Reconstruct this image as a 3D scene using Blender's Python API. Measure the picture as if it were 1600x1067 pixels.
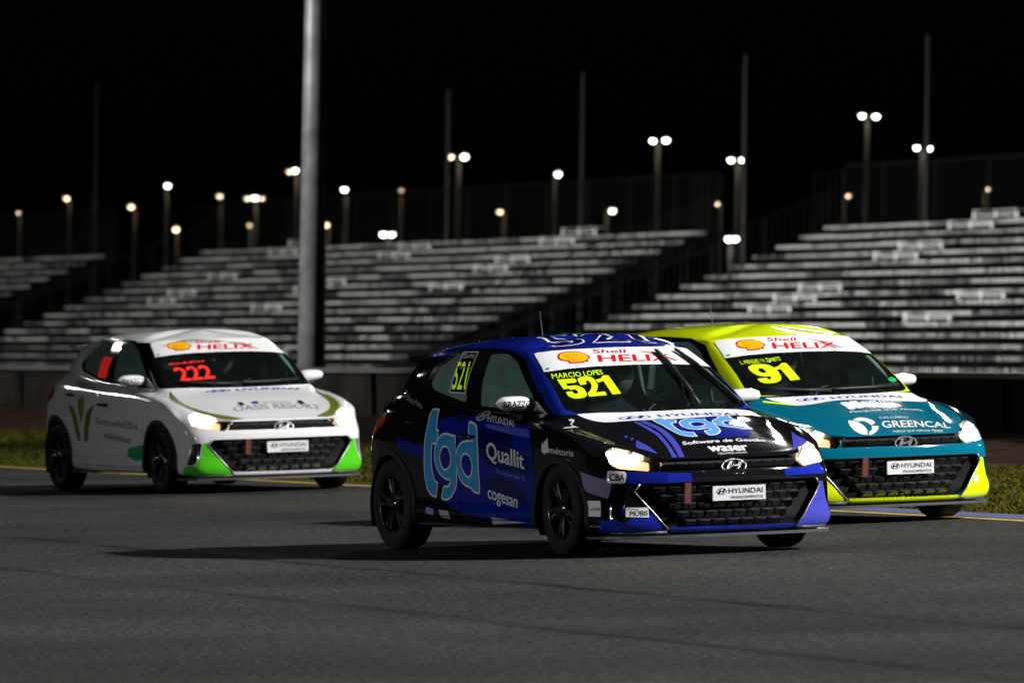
import bpy, bmesh, math, random
import numpy as np
from mathutils import Matrix, Vector
from mathutils.bvhtree import BVHTree

for o in list(bpy.data.objects):
    bpy.data.objects.remove(o)
SC = bpy.context.scene
COL = SC.collection
rng = random.Random(7)

# ================================================================= camera, world, sun, floodlights, exposure
# The corner is banked: the road frame ROAD is tipped 2.4 degrees about the depth axis; masts and stands are plumb.
ROAD = Matrix.Rotation(-0.042, 4, 'Y')
CAM_H = 1.8
cam_data = bpy.data.cameras.new('camera')
cam = bpy.data.objects.new('camera', cam_data)
COL.objects.link(cam)
SC.camera = cam
cam_data.lens = 300
cam_data.sensor_width = 36
cam_data.clip_start = 1
cam_data.clip_end = 5000
cam_data.dof.use_dof = True
cam_data.dof.focus_distance = 54.6
cam_data.dof.aperture_fstop = 5.8
cam.matrix_world = ROAD @ Matrix.Translation((0, 0, CAM_H)) @ Matrix.Rotation(math.pi / 2 - 105.5 / 13333, 4, 'X') @ Matrix.Rotation(-0.027, 4, 'Z')

world = bpy.data.worlds.new('World')
SC.world = world
world.use_nodes = True
wn = world.node_tree.nodes
sky = wn.new('ShaderNodeTexSky')
sky.sky_type = 'NISHITA'
sky.sun_disc = False
sky.sun_elevation = math.radians(33)
sky.sun_rotation = math.radians(105)
wn['Background'].inputs[1].default_value = 0.00012
world.node_tree.links.new(sky.outputs[0], wn['Background'].inputs[0])

def aim(o, target):
    o.rotation_euler = (Vector(target) - o.location).to_track_quat('-Z', 'Y').to_euler()
sun_d = bpy.data.lights.new('moonlight', 'SUN')          # faint night-time sun
sun_d.energy = 0.01
sun_d.angle = math.radians(0.5)
sun = bpy.data.objects.new('moonlight', sun_d)
COL.objects.link(sun)
sun.location = (40, 20, 40)
aim(sun, (0, 55, 0))

def floodlight(name, loc, target, energy, size_deg, blend=.35, radius=.5, color=(1, .96, .9)):
    d = bpy.data.lights.new(name, 'SPOT')
    d.energy = energy
    d.spot_size = math.radians(size_deg)
    d.spot_blend = blend
    d.shadow_soft_size = radius
    d.color = color
    o = bpy.data.objects.new(name, d)
    COL.objects.link(o)
    o.location = loc
    aim(o, target)
    return o
# the track's floodlight masts stand outside the picture: two heads on the right, one low bank on the left, one on the stands
floodlight('floodlight', (49, 42.7, 33), (0, 57, 0), 235000, 54, color=(1, .98, .95))
floodlight('floodlight', (51.5, 44.5, 33), (0, 57, 0), 90000, 54, color=(1, .98, .95))
floodlight('floodlight', (-75, 30, 11), (-1, 54, .5), 50000, 34, .9, color=(.93, .97, 1))
floodlight('floodlight', (-46, 78, 12), (-2.5, 107, 4.0), 105000, 26, .4, color=(1, .99, .97))
floodlight('floodlight', (-70, 190, 13), (5, 262, 3), 640000, 84, color=(1, .98, .94))

floodlight('floodlight', (12.5, 165, 47), (0, 58, 0), 30000, 40, .5, 2.0)
for loc in ((-42, 125, 19), (-92, 74, 21), (62, 112, 26), (-34, -38, 16), (72, 4, 24), (-20, 160, 24)):       # weak unseen spots added only for glints on paint and rims
    floodlight('floodlight', loc, (0, 62, .6), 4200, 34, .6, .28)

SC.view_settings.view_transform = 'Standard'
SC.view_settings.look = 'None'
SC.view_settings.exposure = 0
SC.view_settings.gamma = 1
SC.render.film_transparent = False
SC.cycles.use_denoising = True
SC.cycles.sample_clamp_indirect = 2
SC.cycles.max_bounces = 8
SC.cycles.transparent_max_bounces = 24
SC.cycles.caustics_reflective = False
SC.cycles.caustics_refractive = False

# ================================================================= materials
MATS = {}
def principled(name, color, rough=.5, metal=0., coat=0., spec=.5, emit=None, estr=0., coat_rough=.06):
    m = bpy.data.materials.new(name)
    m.use_nodes = True
    b = m.node_tree.nodes['Principled BSDF']
    b.inputs['Base Color'].default_value = (*color, 1)
    b.inputs['Roughness'].default_value = rough
    b.inputs['Metallic'].default_value = metal
    b.inputs['Coat Weight'].default_value = coat
    b.inputs['Coat Roughness'].default_value = coat_rough
    b.inputs['Specular IOR Level'].default_value = spec
    if emit:
        b.inputs['Emission Color'].default_value = (*emit, 1)
        b.inputs['Emission Strength'].default_value = estr
    MATS[name] = m
    return m
def nodes_of(m):
    return m.node_tree.nodes, m.node_tree.links, m.node_tree.nodes['Principled BSDF']
def speckle(m, scale, lo, hi, detail=4, coord='Object', bump=0., bump_scale=None, rough_var=None):
    """break a flat colour up with noise: colour between lo and hi, optional bump and gloss variation"""
    n, l, b = nodes_of(m)
    tc = n.new('ShaderNodeTexCoord')
    no = n.new('ShaderNodeTexNoise')
    no.inputs['Scale'].default_value = scale
    no.inputs['Detail'].default_value = detail
    l.new(tc.outputs[coord], no.inputs['Vector'])
    r = n.new('ShaderNodeValToRGB')
    r.color_ramp.elements[0].position = .3; r.color_ramp.elements[0].color = (*lo, 1)
    r.color_ramp.elements[1].position = .72; r.color_ramp.elements[1].color = (*hi, 1)
    l.new(no.outputs[0], r.inputs[0]); l.new(r.outputs[0], b.inputs['Base Color'])
    if bump:
        n2 = n.new('ShaderNodeTexNoise'); n2.inputs['Scale'].default_value = bump_scale or scale * 6; n2.inputs['Detail'].default_value = 3
        l.new(tc.outputs[coord], n2.inputs['Vector'])
        bp = n.new('ShaderNodeBump'); bp.inputs['Strength'].default_value = bump; bp.inputs['Distance'].default_value = .01
        l.new(n2.outputs[0], bp.inputs['Height']); l.new(bp.outputs[0], b.inputs['Normal'])
    if rough_var:
        mr = n.new('ShaderNodeMapRange'); mr.inputs[3].default_value = rough_var[0]; mr.inputs[4].default_value = rough_var[1]
        l.new(no.outputs[0], mr.inputs[0]); l.new(mr.outputs[0], b.inputs['Roughness'])
    return m
def paint(name, color, rough=.38, coat=1.):
    m = principled(name, color, rough, 0, coat, .0)
    n, l, b = nodes_of(m)                                   # road film: faint dirt in the gloss
    tc = n.new('ShaderNodeTexCoord'); no = n.new('ShaderNodeTexNoise'); no.inputs['Scale'].default_value = 3.5; no.inputs['Detail'].default_value = 6
    l.new(tc.outputs['Object'], no.inputs['Vector'])
    mr = n.new('ShaderNodeMapRange'); mr.inputs[1].default_value = .35; mr.inputs[2].default_value = .75; mr.inputs[3].default_value = .05; mr.inputs[4].default_value = .10
    l.new(no.outputs[0], mr.inputs[0]); l.new(mr.outputs[0], b.inputs['Coat Roughness'])
    return m
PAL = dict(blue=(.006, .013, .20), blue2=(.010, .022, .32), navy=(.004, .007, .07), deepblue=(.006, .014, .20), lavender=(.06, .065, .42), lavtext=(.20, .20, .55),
           lavpink=(.22, .16, .28), black=(.006, .006, .007), silver=(.55, .57, .58), white=(.74, .75, .76), grey=(.32, .33, .34), greyl=(.5, .52, .54), greyd=(.30, .29, .27),
           sky=(.035, .25, .52), skyl=(.10, .36, .78), lime=(.56, .80, .012), red=(.58, .012, .02), darkred=(.42, .012, .03), redglow=(.85, .03, .025), yellow=(.85, .47, .01),
           orange=(.62, .16, .01), green=(.02, .32, .09), gold=(.45, .28, .03), olive=(.13, .15, .022), olivel=(.24, .22, .09))
for k, c in PAL.items():
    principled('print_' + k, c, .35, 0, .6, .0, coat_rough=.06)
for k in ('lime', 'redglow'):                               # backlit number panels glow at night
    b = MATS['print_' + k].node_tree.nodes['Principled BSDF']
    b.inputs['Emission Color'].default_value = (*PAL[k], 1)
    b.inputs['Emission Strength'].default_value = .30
paint('paint_black', (.007, .007, .009))
paint('paint_blue', PAL['blue2'])
paint('paint_navy', (.006, .013, .19))
paint('paint_lilac', (.055, .06, .40))
paint('paint_teal', (.002, .125, .20))
paint('paint_lime', (.60, .74, .006))
paint('paint_white', (.70, .71, .72))
paint('paint_green', (.07, .48, .015))
paint('paint_dark_teal', (.004, .02, .03))
principled('black_gloss', (.006, .006, .007), .12, 0, .6)
principled('grille_gloss', (.035, .035, .036), .25, 0, .6)
speckle(principled('black_plastic', (.01, .01, .011), .5, spec=.35), 60, (.007, .007, .008), (.014, .014, .015), rough_var=(.4, .6))
principled('dark_trim', (.05, .05, .055), .45)
principled('trim_silver', (.42, .42, .43), .3, .6)
speckle(principled('tyre_rubber', (.008, .008, .008), .8, spec=.25), 30, (.005, .005, .005), (.012, .0115, .011), rough_var=(.65, .9))
principled('rim_black', (.012, .012, .013), .22, 0, .8)
principled('chrome', (.5, .51, .52), .2, 1)
principled('lamp_housing', (.10, .095, .09), .3, .7)
principled('lamp_glow', (1, .8, .6), .3, emit=(1, .56, .29), estr=1.5)
principled('lamp_bulb', (1, .9, .8), .3, emit=(1, .82, .6), estr=40)
principled('tail_red', (.35, .01, .01), .2, 0, 1)
principled('lamp_red', (.6, .02, .01), .2, emit=(1, .10, .06), estr=.8)
principled('plate_white', (.62, .63, .64), .35, 0, .3)
principled('tow_red', (.09, .012, .006), .7)
principled('cage_grey', (.42, .48, .46), .4)
principled('cabin_paint', (.40, .50, .47), .6)
principled('grille_back', (.003, .003, .003), .7, spec=.15)
principled('interior_dark', (.010, .013, .013), .7)
principled('seat_cloth', (.012, .013, .015), .85)
principled('steel_grey', (.35, .36, .37), .35, .9)
principled('race_suit', (.03, .035, .05), .8)
principled('helmet_shell', (.30, .32, .35), .2, 0, 1)
principled('helmet_visor', (.30, .34, .38), .1, .8)
principled('glove_dark', (.05, .05, .055), .7)
def glass(name, tint, gloss_rough=.02, film=0.):
    """clear pane: tinted transmission, Fresnel reflection and a diffuse film"""
    m = bpy.data.materials.new(name); m.use_nodes = True
    n, l = m.node_tree.nodes, m.node_tree.links
    n.remove(n['Principled BSDF'])
    tr = n.new('ShaderNodeBsdfTransparent'); tr.inputs[0].default_value = (*tint, 1)
    gl = n.new('ShaderNodeBsdfGlossy'); gl.inputs['Roughness'].default_value = gloss_rough
    fr = n.new('ShaderNodeFresnel'); fr.inputs[0].default_value = 1.45
    mx = n.new('ShaderNodeMixShader')
    l.new(fr.outputs[0], mx.inputs[0]); l.new(tr.outputs[0], mx.inputs[1]); l.new(gl.outputs[0], mx.inputs[2])
    out = mx.outputs[0]
    if film:
        df = n.new('ShaderNodeBsdfDiffuse'); df.inputs[0].default_value = (.30, .46, .42, 1)
        no = n.new('ShaderNodeTexNoise'); no.inputs['Scale'].default_value = 5; no.inputs['Detail'].default_value = 5
        tc = n.new('ShaderNodeTexCoord'); l.new(tc.outputs['Object'], no.inputs['Vector'])
        mr = n.new('ShaderNodeMapRange'); mr.inputs[3].default_value = film * .5; mr.inputs[4].default_value = film * 1.6; l.new(no.outputs[0], mr.inputs[0])
        m2 = n.new('ShaderNodeMixShader'); l.new(mr.outputs[0], m2.inputs[0]); l.new(out, m2.inputs[1]); l.new(df.outputs[0], m2.inputs[2]); out = m2.outputs[0]
    l.new(out, n['Material Output'].inputs[0])
    MATS[name] = m
glass('glass', (.60, .68, .66), .02, .010)
glass('side_glass', (.30, .36, .35), .02, .36)  # teal film paints in the panes' reflection and lit cabin
glass('lens_clear', (.94, .93, .92))

# ================================================================= object helpers
def tag(o, label=None, cat=None, group=None, kind=None):
    if label: o['label'] = label
    if cat: o['category'] = cat
    if group: o['group'] = group
    if kind: o['kind'] = kind
    return o
def link(name, data, parent=None, mat=None):
    o = bpy.data.objects.new(name, data)
    COL.objects.link(o)
    if parent is not None: o.parent = parent
    if mat is not None and data is not None:
        if len(data.materials) == 0: data.materials.append(MATS[mat])
        elif data.materials[0] is not MATS[mat]:
            o.material_slots[0].link = 'OBJECT'; o.material_slots[0].material = MATS[mat]
    return o
def mesh_py(name, V, F, smooth=False):
    me = bpy.data.meshes.new(name)
    me.from_pydata([tuple(map(float, v)) for v in V], [], [tuple(map(int, f)) for f in F])
    if smooth: me.polygons.foreach_set('use_smooth', [True] * len(me.polygons))
    me.update()
    return me
class MB:
    """collects simple solids into one mesh"""
    def __init__(s): s.V = []; s.F = []
    def add(s, V, F):
        k = len(s.V); s.V += [tuple(v) for v in V]; s.F += [tuple(i + k for i in f) for f in F]; return s
    def box(s, c, d, M=None):
        x, y, z = (q / 2 for q in d)
        V = [Vector((sx * x, sy * y, sz * z)) for sz in (-1, 1) for sy in (-1, 1) for sx in (-1, 1)]
        V = [(M @ v if M else v) + Vector(c) for v in V]
        return s.add(V, [(0, 2, 3, 1), (4, 5, 7, 6), (0, 1, 5, 4), (1, 3, 7, 5), (3, 2, 6, 7), (2, 0, 4, 6)])
    def tube(s, pts, r, n=8, cap=True):
        pts = [Vector(p) for p in pts]; rs = r if isinstance(r, (list, tuple)) else [r] * len(pts)
        V = []; F = []; ref = None
        for i, p in enumerate(pts):
            d = (pts[min(i + 1, len(pts) - 1)] - pts[max(i - 1, 0)]).normalized()
            if ref is None: ref = Vector((0, 0, 1)) if abs(d.z) < .9 else Vector((1, 0, 0))
            a = d.cross(ref).normalized(); b = d.cross(a).normalized(); ref = b.cross(d) if False else ref
            for k in range(n):
                t = 2 * math.pi * k / n; V.append(p + (a * math.cos(t) + b * math.sin(t)) * rs[i])
        for i in range(len(pts) - 1):
            for k in range(n): F.append((i * n + k, i * n + (k + 1) % n, (i + 1) * n + (k + 1) % n, (i + 1) * n + k))
        if cap: F += [tuple(range(n))[::-1], tuple(range((len(pts) - 1) * n, len(pts) * n))]
        return s.add(V, F)
    def lathe(s, prof, n=40, axis='Y', closed=False):
        """profile of (radius, offset along axis)"""
        V = []; F = []; m = len(prof)
        for k in range(n):
            t = 2 * math.pi * k / n; c, q = math.cos(t), math.sin(t)
            for r, a in prof: V.append((r * c, a, r * q) if axis == 'Y' else ((r * c, r * q, a) if axis == 'Z' else (a, r * c, r * q)))
        for k in range(n):
            k2 = (k + 1) % n
            for i in range(m if closed else m - 1):
                j = (i + 1) % m; F.append((k * m + i, k * m + j, k2 * m + j, k2 * m + i))
        return s.add(V, F)
    def ball(s, c, r, nu=12, nv=8):
        r = r if isinstance(r, (tuple, list)) else (r, r, r); V = []; F = []
        for i in range(nv + 1):
            th = math.pi * i / nv
            for k in range(nu):
                p = 2 * math.pi * k / nu; V.append((c[0] + r[0] * math.sin(th) * math.cos(p), c[1] + r[1] * math.sin(th) * math.sin(p), c[2] + r[2] * math.cos(th)))
        for i in range(nv):
            for k in range(nu): F.append((i * nu + k, (i + 1) * nu + k, (i + 1) * nu + (k + 1) % nu, i * nu + (k + 1) % nu))
        return s.add(V, F)
    def mesh(s, name, smooth=False): return mesh_py(name, s.V, s.F, smooth)
    def build(s, name, mat, parent=None, smooth=False): return link(name, s.mesh(name, smooth), parent, mat)
def empty(name, M):
    o = bpy.data.objects.new(name, None); COL.objects.link(o); o.matrix_world = M; o.empty_display_size = .3
    return o

# ================================================================= road, verge and barrier (road frame)
TR = Vector((.3072, -.9516, 0)); NR = Vector((.9516, .3072, 0))     # along the track towards the viewer / away from the track
EDGE0 = Vector((-5.21, 86.22, 0))
def on(d, a, z=0.): return EDGE0 + TR * a + NR * d + Vector((0, 0, z))  # d metres beyond the track edge, a metres along it
TM_ = Matrix(((TR.x, NR.x, 0, EDGE0.x), (TR.y, NR.y, 0, EDGE0.y), (0, 0, 1, 0), (0, 0, 0, 1)))   # local (a, d, z)
FR = ROAD @ TM_
def strip(name, mat, a0, a1, d0, d1, z, nd=1, na=1, h=None, kind='structure'):
    V = []; F = []
    for i in range(na + 1):
        for k in range(nd + 1):
            a = a0 + (a1 - a0) * i / na; d = d0 + (d1 - d0) * k / nd; V.append((a, d, z + (h(a, d) if h else 0)))
    for i in range(na):
        for k in range(nd): F.append((i * (nd + 1) + k, (i + 1) * (nd + 1) + k, (i + 1) * (nd + 1) + k + 1, i * (nd + 1) + k + 1))
    o = link(name, mesh_py(name, V, F), None, mat); o.matrix_world = FR
    return tag(o, kind=kind)
# asphalt: fine chips, dark racing line and rubber marks along the track, a laid seam
m = principled('asphalt', (.06, .06, .06), .85, spec=.015)
n, l, b = nodes_of(m)
tc = n.new('ShaderNodeTexCoord')
def noise(scale, detail, vec, rough=.5):
    q = n.new('ShaderNodeTexNoise'); q.inputs['Scale'].default_value = scale; q.inputs['Detail'].default_value = detail; q.inputs['Roughness'].default_value = rough
    l.new(vec, q.inputs['Vector']); return q.outputs[0]
def mapping(sx, sy):
    q = n.new('ShaderNodeMapping'); q.inputs['Scale'].default_value = (sx, sy, 1); l.new(tc.outputs['Object'], q.inputs['Vector']); return q.outputs[0]
def math_(op, a, c, d=None):
    q = n.new('ShaderNodeMath'); q.operation = op
    for i, s in enumerate((a, c, d)):
        if s is None: continue
        if isinstance(s, (int, float)): q.inputs[i].default_value = s
        else: l.new(s, q.inputs[i])
    return q.outputs[0]
def rmap(v, a0, a1, b0, b1):
    q = n.new('ShaderNodeMapRange'); l.new(v, q.inputs[0])
    for i, s in enumerate((a0, a1, b0, b1)): q.inputs[i + 1].default_value = s
    return q.outputs[0]
chips = noise(75, 3, tc.outputs['Object'], .6)
patches = noise(.35, 4, tc.outputs['Object'])
streak = noise(1, 4, mapping(.05, 2.2), .55)
streak2 = noise(1, 3, mapping(.03, .55), .5)
bright = math_('MULTIPLY', math_('MULTIPLY', rmap(chips, .34, .70, .35, 1.9), rmap(noise(30, 5, tc.outputs['Object'], .8), .34, .68, .6, 1.42)), rmap(patches, .3, .7, .74, 1.26))
bright = math_('MULTIPLY', bright, rmap(streak, .36, .64, .87, 1.08))
bright = math_('MULTIPLY', bright, rmap(streak2, .35, .65, .90, 1.08))
bright = math_('MULTIPLY', bright, rmap(noise(1, 4, mapping(5, 34), .65), .34, .66, .52, 1.5))      # grain noise stretched along the track
bright = math_('MULTIPLY', bright, rmap(noise(1, 3, mapping(11, 95), .6), .34, .66, .6, 1.42))
bright = math_('ADD', bright, rmap(noise(48, 2, tc.outputs['Object'], .5), .64, .74, 0, 1.6))       # pale stones
sep = n.new('ShaderNodeSeparateXYZ'); l.new(tc.outputs['Object'], sep.inputs[0])
wob = math_('MULTIPLY_ADD', noise(.6, 3, mapping(1, 1)), .24, -.12)
def seam(d0, w, dark, slope=0.):
    d = math_('ADD', math_('MULTIPLY_ADD', sep.outputs[0], slope, sep.outputs[1]), wob)
    dist = math_('ABSOLUTE', math_('SUBTRACT', d, d0), 0)
    k = math_('MULTIPLY', rmap(dist, w * .35, w * 1.25, 1 - dark, 0), rmap(noise(.9, 4, mapping(.5, 4)), .38, .60, .15, 1))
    return math_('SUBTRACT', 1, k)
for s_ in ((-5.74, .10, .45, .0142), (-7.25, .09, .62, .02), (-3.1, .06, .75, .0)):
    bright = math_('MULTIPLY', bright, seam(*s_))
mixc = n.new('ShaderNodeVectorMath'); mixc.operation = 'SCALE'; mixc.inputs[0].default_value = (.0400, .0405, .0402)
l.new(bright, mixc.inputs['Scale']); l.new(mixc.outputs[0], b.inputs['Base Color'])
bp = n.new('ShaderNodeBump'); bp.inputs['Strength'].default_value = .6; bp.inputs['Distance'].default_value = .008
l.new(noise(90, 4, tc.outputs['Object'], .75), bp.inputs['Height']); l.new(bp.outputs[0], b.inputs['Normal'])
l.new(rmap(streak, .35, .65, .75, .95), b.inputs['Roughness'])

gm = principled('ground_soil', (.03, .02, .014), .95, spec=.05)
speckle(gm, .6, (.020, .014, .009), (.045, .028, .018), bump=.4, bump_scale=8)
tm_ = principled('verge_turf', (.05, .05, .012), .95, spec=.05)
speckle(tm_, 2.5, (.032, .035, .004), (.075, .066, .010), detail=6, bump=.6, bump_scale=30)
for nm, c in (('line_yellow', (.55, .42, .05)), ('kerb_blue', (.035, .06, .24))):
    speckle(principled(nm, c, .6), 12, tuple(q * .55 for q in c), c, detail=6)
speckle(principled('infield_shade', (.006, .007, .003), .95, spec=.0), .8, (.0015, .0015, .0012), (.004, .004, .0035), detail=6)  # near-black colour stands in for unlit ground before the stands
strip('infield', 'infield_shade', -700, 160, 7.3, 400, -.01, 60, 4, lambda a, d: -min((d - 7.3) * .05, 3.1))
strip('near_verge', 'verge_turf', -700, 160, -90, -16, -.02)
strip('ground', 'ground_soil', -2500, 2500, -2500, 2500, -3.3)
strip('road', 'asphalt', -700, 160, -16, .02, 0, 6, 40)
strip('grass_verge', 'verge_turf', -700, 160, .02, 5.2, .0, 12, 200, lambda a, d: .05 * math.sin(a * .7 + d) * min(d / 2, 1) * .4 + .015 * min(d, 2))
strip('edge_line', 'line_yellow', -700, 160, -.16, -.04, .004)
strip('painted_kerb', 'kerb_blue', 15, 60, -.03, .34, .008)
# grass blades on the verge
def hsh(i): return (math.sin(i * 127.1) * 43758.5453) % 1
NB = 80000
r2 = np.random.default_rng(3)
a = r2.uniform(-24, 34, NB); d = .30 + 4.6 * r2.uniform(0, 1, NB) ** 1.15
keep = ~((a > 15) & (d < .36)); a, d = a[keep], d[keep]; NB = len(a)
th = r2.uniform(0, 2 * np.pi, NB); h = r2.uniform(.012, .034, NB); w = r2.uniform(.006, .014, NB); lean = r2.uniform(.01, .06, NB); t2 = r2.uniform(0, 2 * np.pi, NB)
z0 = .02 * np.minimum(d, 2)
p1 = np.stack([a - np.cos(th) * w, d - np.sin(th) * w, z0], 1); p2 = np.stack([a + np.cos(th) * w, d + np.sin(th) * w, z0], 1); p3 = np.stack([a + np.cos(t2) * lean, d + np.sin(t2) * lean, z0 + h], 1)
me = bpy.data.meshes.new('grass'); VV = np.stack([p1, p2, p3], 1).reshape(-1, 3)
me.vertices.add(3 * NB); me.vertices.foreach_set('co', VV.ravel()); me.loops.add(3 * NB); me.loops.foreach_set('vertex_index', np.arange(3 * NB))
me.polygons.add(NB); me.polygons.foreach_set('loop_start', np.arange(0, 3 * NB, 3)); me.update()
speckle(principled('grass_blade', (.09, .1, .02), .8, spec=.05), 1.2, (.040, .046, .004), (.085, .078, .010), detail=5)
o = link('grass', me, None, 'grass_blade'); o.matrix_world = FR
tag(o, 'short yellowish green grass on the verge beyond the track edge', 'grass', kind='stuff')
# low barrier behind the verge with a pale top rail
bm_ = principled('barrier_dark', (.012, .011, .010), .9, spec=.05); speckle(bm_, 1.5, (.006, .006, .006), (.022, .018, .015), detail=5)
speckle(principled('rail_galvanised', (.08, .08, .08), .7, .2), 4, (.05, .05, .05), (.11, .11, .105), detail=5)
speckle(principled('bank_soil', (.05, .022, .012), .95, spec=.05), 3, (.018, .009, .006), (.045, .022, .013), detail=6, bump=.5, bump_scale=20)
V = []; F = []; na = 160
for i in range(na + 1):
    aa = -120 + 230 * i / na
    for dd, zz in ((5.0, .0), (5.9, .10 + .03 * math.sin(aa * 1.3)), (6.6, .22 + .03 * math.sin(aa * .9 + 1)), (7.1, .24)): V.append((aa, dd, zz))
for i in range(na):
    for k in range(3): F.append((i * 4 + k, (i + 1) * 4 + k, (i + 1) * 4 + k + 1, i * 4 + k + 1))
o = link('earth_bank', mesh_py('earth_bank', V, F, True), None, 'bank_soil'); o.matrix_world = FR; tag(o, kind='structure')
wall = empty('barrier_wall', FR); tag(wall, 'low dark barrier wall with pale top rail beyond the grass verge', 'barrier')
ME_WALL = MB().box((0, 7.15, .35), (3.97, .22, .72)).mesh('wall_panel'); ME_RAIL = MB().box((0, 7.10, .735), (3.98, .30, .05)).mesh('top_rail'); ME_POST = MB().box((0, 7.0, .37), (.10, .06, .70)).mesh('post')
for k in range(-30, 20):
    for nm, me, mt in (('wall_panel', ME_WALL, 'barrier_dark'), ('top_rail', ME_RAIL, 'rail_galvanised'), ('post', ME_POST, 'barrier_dark')):
        o = link(nm, me, wall, mt); o.location = (k * 4 + (2 if nm == 'post' else 0), 0, 0)

# ================================================================= background: plumb frame, found from the image direction and distance
CM = cam.matrix_world
FPX = 13333.
def at(px, py, D):
    """world point seen at photo pixel (px, py) at distance D along the view axis"""
    return CM @ Vector(((px - 800) / FPX * D, -(py - 533.5) / FPX * D, -D))
def floor_z(p):
    d = (p - EDGE0).dot(NR)
    return -.06 - min(max((d - 7.3) * .05, 0), 3.1) + p.x * .042
for nm, c, r, mt in (('aluminium', (.42, .42, .41), .42, .6), ('stand_steel', (.006, .006, .006), .8, 0), ('fence_wire', (.006, .006, .006), .7, 0), ('pole_grey', (.34, .35, .36), .5, .3), ('pole_dark', (.03, .03, .03), .6, .3), ('pole_brown', (.12, .07, .04), .7, 0), ('lamp_post', (.015, .0145, .013), .6, 0), ('rail_white', (.8, .81, .8), .5, 0)):
    principled(nm, c, r, mt, spec=.05 if max(c) < .05 else .5)
speckle(MATS['pole_grey'], 3.5, (.17, .175, .18), (.40, .40, .40), detail=8)
for nm, c, s in (('lamp_white', (1, .97, .92), 11), ('lamp_warm', (1, .66, .38), 4.5), ('lamp_dim', (1, .72, .45), 1.0), ('lamp_cool', (1, .96, .86), 8), ('lamp_green', (.02, 1, .25), 1.6), ('lamp_orange', (1, .35, .06), 3)):
    principled(nm, (.5, .5, .5), .5, emit=c, estr=s)
for k_ in ('lamp_white', 'lamp_warm', 'lamp_dim', 'lamp_cool', 'lamp_green', 'lamp_orange', 'lamp_glow', 'print_lime', 'print_redglow'): MATS[k_].cycles.emission_sampling = 'NONE'
# random bench tone, with glints and sparkle painted into the colour
n, l, b = nodes_of(MATS['aluminium'])
oi = n.new('ShaderNodeObjectInfo'); r = n.new('ShaderNodeValToRGB'); r.color_ramp.elements[0].color = (.06, .06, .06, 1); r.color_ramp.elements[1].color = (.9, .9, .88, 1)
r.color_ramp.elements[0].position = .05; tcn = n.new('ShaderNodeTexCoord'); nz = n.new('ShaderNodeTexNoise'); nz.inputs['Scale'].default_value = 2.6; nz.inputs['Detail'].default_value = 3
ad = n.new('ShaderNodeVectorMath'); ad.operation = 'ADD'; l.new(tcn.outputs['Object'], ad.inputs[0]); l.new(oi.outputs['Location'], ad.inputs[1]); l.new(ad.outputs[0], nz.inputs['Vector'])
mm = n.new('ShaderNodeMath'); mm.operation = 'MULTIPLY'; mh = n.new('ShaderNodeMath'); mh.operation = 'MULTIPLY_ADD'; l.new(oi.outputs['Random'], mh.inputs[0]); mh.inputs[1].default_value = .55; mh.inputs[2].default_value = .5; l.new(mh.outputs[0], mm.inputs[0]); l.new(nz.outputs[0], mm.inputs[1])
m2 = n.new('ShaderNodeMath'); m2.operation = 'MULTIPLY_ADD'; l.new(mm.outputs[0], m2.inputs[0]); m2.inputs[1].default_value = 4.2; m2.inputs[2].default_value = -.95
l.new(m2.outputs[0], r.inputs[0]); l.new(r.outputs[0], b.inputs['Base Color'])

AWAY = Vector((-TR.x, -TR.y, -.0130))                        # rows run away from the viewer, falling a little with the land
BACK = NR.copy()
TREAD, RISE, NROW = .75, .305, 17
E1 = at(1100, 363, 266)                                      # right-hand end of the middle stand's top row
PL = 3.0
mb = MB(); mb.box((0, .02, -.05), (PL - .04, .10, .05))                 # rail carrying six low seat shells
for q in range(6):
    x = (q - 2.5) * PL / 6
    mb.box((x, -.04, .0), (.37, .30, .035)); mb.box((x, -.185, -.03), (.36, .02, .055))
ME_BENCH = mb.mesh('bench')
ME_FOOT = MB().box((0, 0, 0), (PL - .03, .36, .03)).box((0, .16, -.07), (PL - .03, .02, .10)).mesh('foot_board')
ROTA = math.atan2(AWAY.y, AWAY.x)
TILT = math.asin(-AWAY.z / AWAY.length)
MROW = Matrix.Rotation(ROTA, 4, 'Z') @ Matrix.Rotation(TILT, 4, 'Y')
flip = (MROW @ Vector((0, 1, 0))).dot(BACK) < 0              # local +y must point away from the track
if flip: MROW = Matrix.Rotation(ROTA + math.pi, 4, 'Z') @ Matrix.Rotation(-TILT, 4, 'Y')
DIRX = -1 if flip else 1
def bars(p, q, h, pitch=.14, r=.011):
    """railing between p and q (foot points): vertical bars with top and bottom rail, one mesh"""
    mb = MB(); L = (q - p).length; n_ = int(L / pitch); up = Vector((0, 0, h))
    mb.tube([p + up, q + up], .026, 5); mb.tube([p + up * .06, q + up * .06], .02, 5)
    for k in range(n_ + 1):
        s = p + (q - p) * (k / max(n_, 1)); mb.tube([s, s + up], r * (2.2 if k % 12 == 0 else 1), 4, False)
    return mb
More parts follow.
